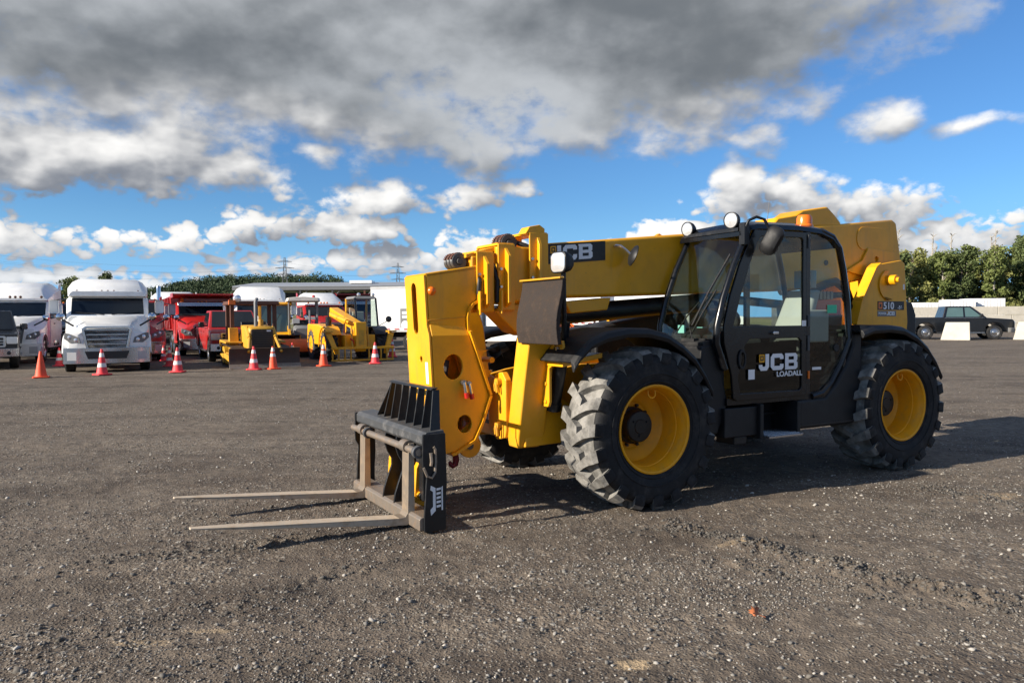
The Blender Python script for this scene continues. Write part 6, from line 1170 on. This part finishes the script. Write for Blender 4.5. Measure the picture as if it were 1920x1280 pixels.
# pale concrete blocks
def block(label, loc, rz, w=1.55, group='loose concrete blocks in front of the black pickup'):
    m = MB(); m.hexa([(-w / 2, -.30, 0), (w / 2, -.30, 0), (w / 2, .30, 0), (-w / 2, .30, 0), (-w / 2 + .26, -.15, 1.08), (w / 2 - .04, -.15, 1.08), (w / 2 - .04, .15, 1.08), (-w / 2 + .26, .15, 1.08)]); o = m.build('concrete_block', 'concrete', None, .03); o.location = loc; o.rotation_euler = (0, 0, rz); return tag(o, label, 'block', group)
block('pale tapered concrete block in front of the middle of the black pickup', (26.75, 46.3, 0), R(-34)); block('pale tapered concrete block cut off by the right edge of the photo', (30.95, 46.0, 0), R(-34))
t = thing('block_wall', 'long wall of big pale concrete blocks behind the black pickup', 'wall', (38, 70, 0), R(-3))
for i in range(13):
    for j in range(3):
        m = MB(); x = -4 + i * 2.44 + (1.22 if j == 1 else 0); m.box(x + .02, x + 2.42, -.6, .6, j * .76, j * .76 + .745); m.build('block', 'concrete', t, .025)
for i, (x, w, h, y, lb) in enumerate(((40.5, 2.4, 2.75, 76, 'low white container beside the yellow rail'), (44.6, 2.6, 3.05, 77, 'white container with grey end behind the block wall'), (47.4, 3.4, 3.15, 77.5, 'long white container behind the block wall'), (60.5, 5., 2.9, 80, 'white container at the far right behind the block wall'))):
    t = thing('container', lb, 'container', (x, y, 0), R(-8)); m = MB(); m.box(-w / 2, w / 2, -1.1, 1.1, .1, h); m.build('shell', 'white_box', t, .03)
    for k in range(int(w / .3)): m = MB(); m.box(-w / 2 + .1 + k * .3, -w / 2 + .22 + k * .3, -1.13, -1.1, .2, h - .1); m.build('corrugation', 'white_box', t)
    m = MB(); m.box(w / 2, w / 2 + .03, -1.0, 1.0, .15, h - .08); m.build('end_door', 'grey_light', t)
t = thing('yellow_rail', 'yellow steel rail behind the telehandler tower', 'rail', (41.3, 80, 0), 0)
for x in (-1.1, 0, 1.1): m = MB(); m.box(x - .06, x + .06, -.06, .06, 0, 2.55); m.build('rail_post', 'yellow_worn', t)
for z in (2.2, 2.5): m = MB(); m.box(-1.2, 1.2, -.05, .05, z - .06, z + .06); m.build('rail_bar', 'yellow_worn', t)

# ---------------------------------------------------------------- traffic cones and small things
def cone_proto(kind):
    t = thing('traffic_cone', 'cone', 'cone'); H = .72; rad = lambda z: .155 - (.155 - .028) * (z / H)
    b = MB(); b.prism(rrect(-.20, .20, -.20, .20, .05), 0, .035, 'z'); b.build('base', 'cone_orange' if kind != 'pink' else 'cone_pink', t, .008)
    m = MB(); m.lathe([(rad(.03) + .015, .03), (rad(.06), .06), (rad(H - .02), H - .02), (rad(H), H), (.001, H)], ax='z', n=24); c = m.build('cone', 'cone_orange' if kind != 'pink' else 'cone_pink', t)
    bands = {'plain': [], 'orange': [(.40, .50), (.56, .68)], 'pink': [(.22, .33), (.50, .61)]}[kind]
    for z0, z1 in bands: m = MB(); m.lathe([(rad(z0) + .003, z0), (rad(z1) + .003, z1)], ax='z', n=24); m.build('reflective_band', 'cone_white', c)
    return t
protos = {k: cone_proto(k) for k in ('plain', 'orange', 'pink')}; first = {k: True for k in protos}
CONES = [(75, 20.5, 'plain', 'plain orange traffic cone without bands, nearest the left edge', .98), (110, 25.8, 'pink', 'banded cone just left of the white tractor with chrome grille', .86), (190, 21.4, 'pink', 'banded cone straight in front of the white tractor with chrome grille', 1.),
         (332, 22.3, 'pink', 'banded cone standing alone right of the white tractor with chrome grille', 1.), (317, 25.2, 'pink', 'banded cone behind another cone, near the red dump truck', .88), (306, 28.6, 'pink', 'small far cone left of the red dump truck', .80),
         (475, 23.2, 'pink', 'red and white cone in front of the left half of the bulldozer blade', .98), (511, 23.4, 'orange', 'orange cone with white upper bands in front of the right half of the bulldozer blade', .96), (548, 28.1, 'pink', 'cone half hidden right of the bulldozer blade', .92),
         (606, 24.7, 'orange', 'cone in front of the wheels of the smaller telehandler', 1.0), (703, 26.0, 'pink', 'cone in front of the slotted frame of the smaller telehandler', 1.0), (735, 30.5, 'pink', 'cone beside the white box truck, closest to the telehandler head', 1.0)]
for u, d, k, lb, s in CONES:
    o = protos[k] if first[k] else copy_tree(protos[k]); first[k] = False; o.location = (U(u) * d, d, 0); o.rotation_euler = (0, 0, random.uniform(0, 1.5)); o.scale = (s,) * 3; tag(o, lb, 'cone', 'traffic cones along the front of the row')
m = MB(); pts = [(0, 0), (.02, .012), (.045, .010), (.05, .025), (.03, .03), (.035, .05), (.015, .04), (.0, .055), (-.015, .04), (-.035, .05), (-.03, .03), (-.05, .025), (-.045, .010), (-.02, .012)]
m.add([(x, y - .02, .012 + .22 * abs(x) + .1 * y) for x, y in pts], [tuple(range(len(pts)))]); m.tube([(0, -.02, .012), (.004, -.05, .010)], .0015, 4)
o = m.build('dry_leaf', 'leaf_dry'); o.location = (1.193, 3.762, .012); o.rotation_euler = (R(12), R(-8), 1.1); so_ = o.modifiers.new('thick', 'SOLIDIFY'); so_.thickness = .0012; tag(o, 'curled orange brown leaf lying on the gravel in the foreground', 'leaf')
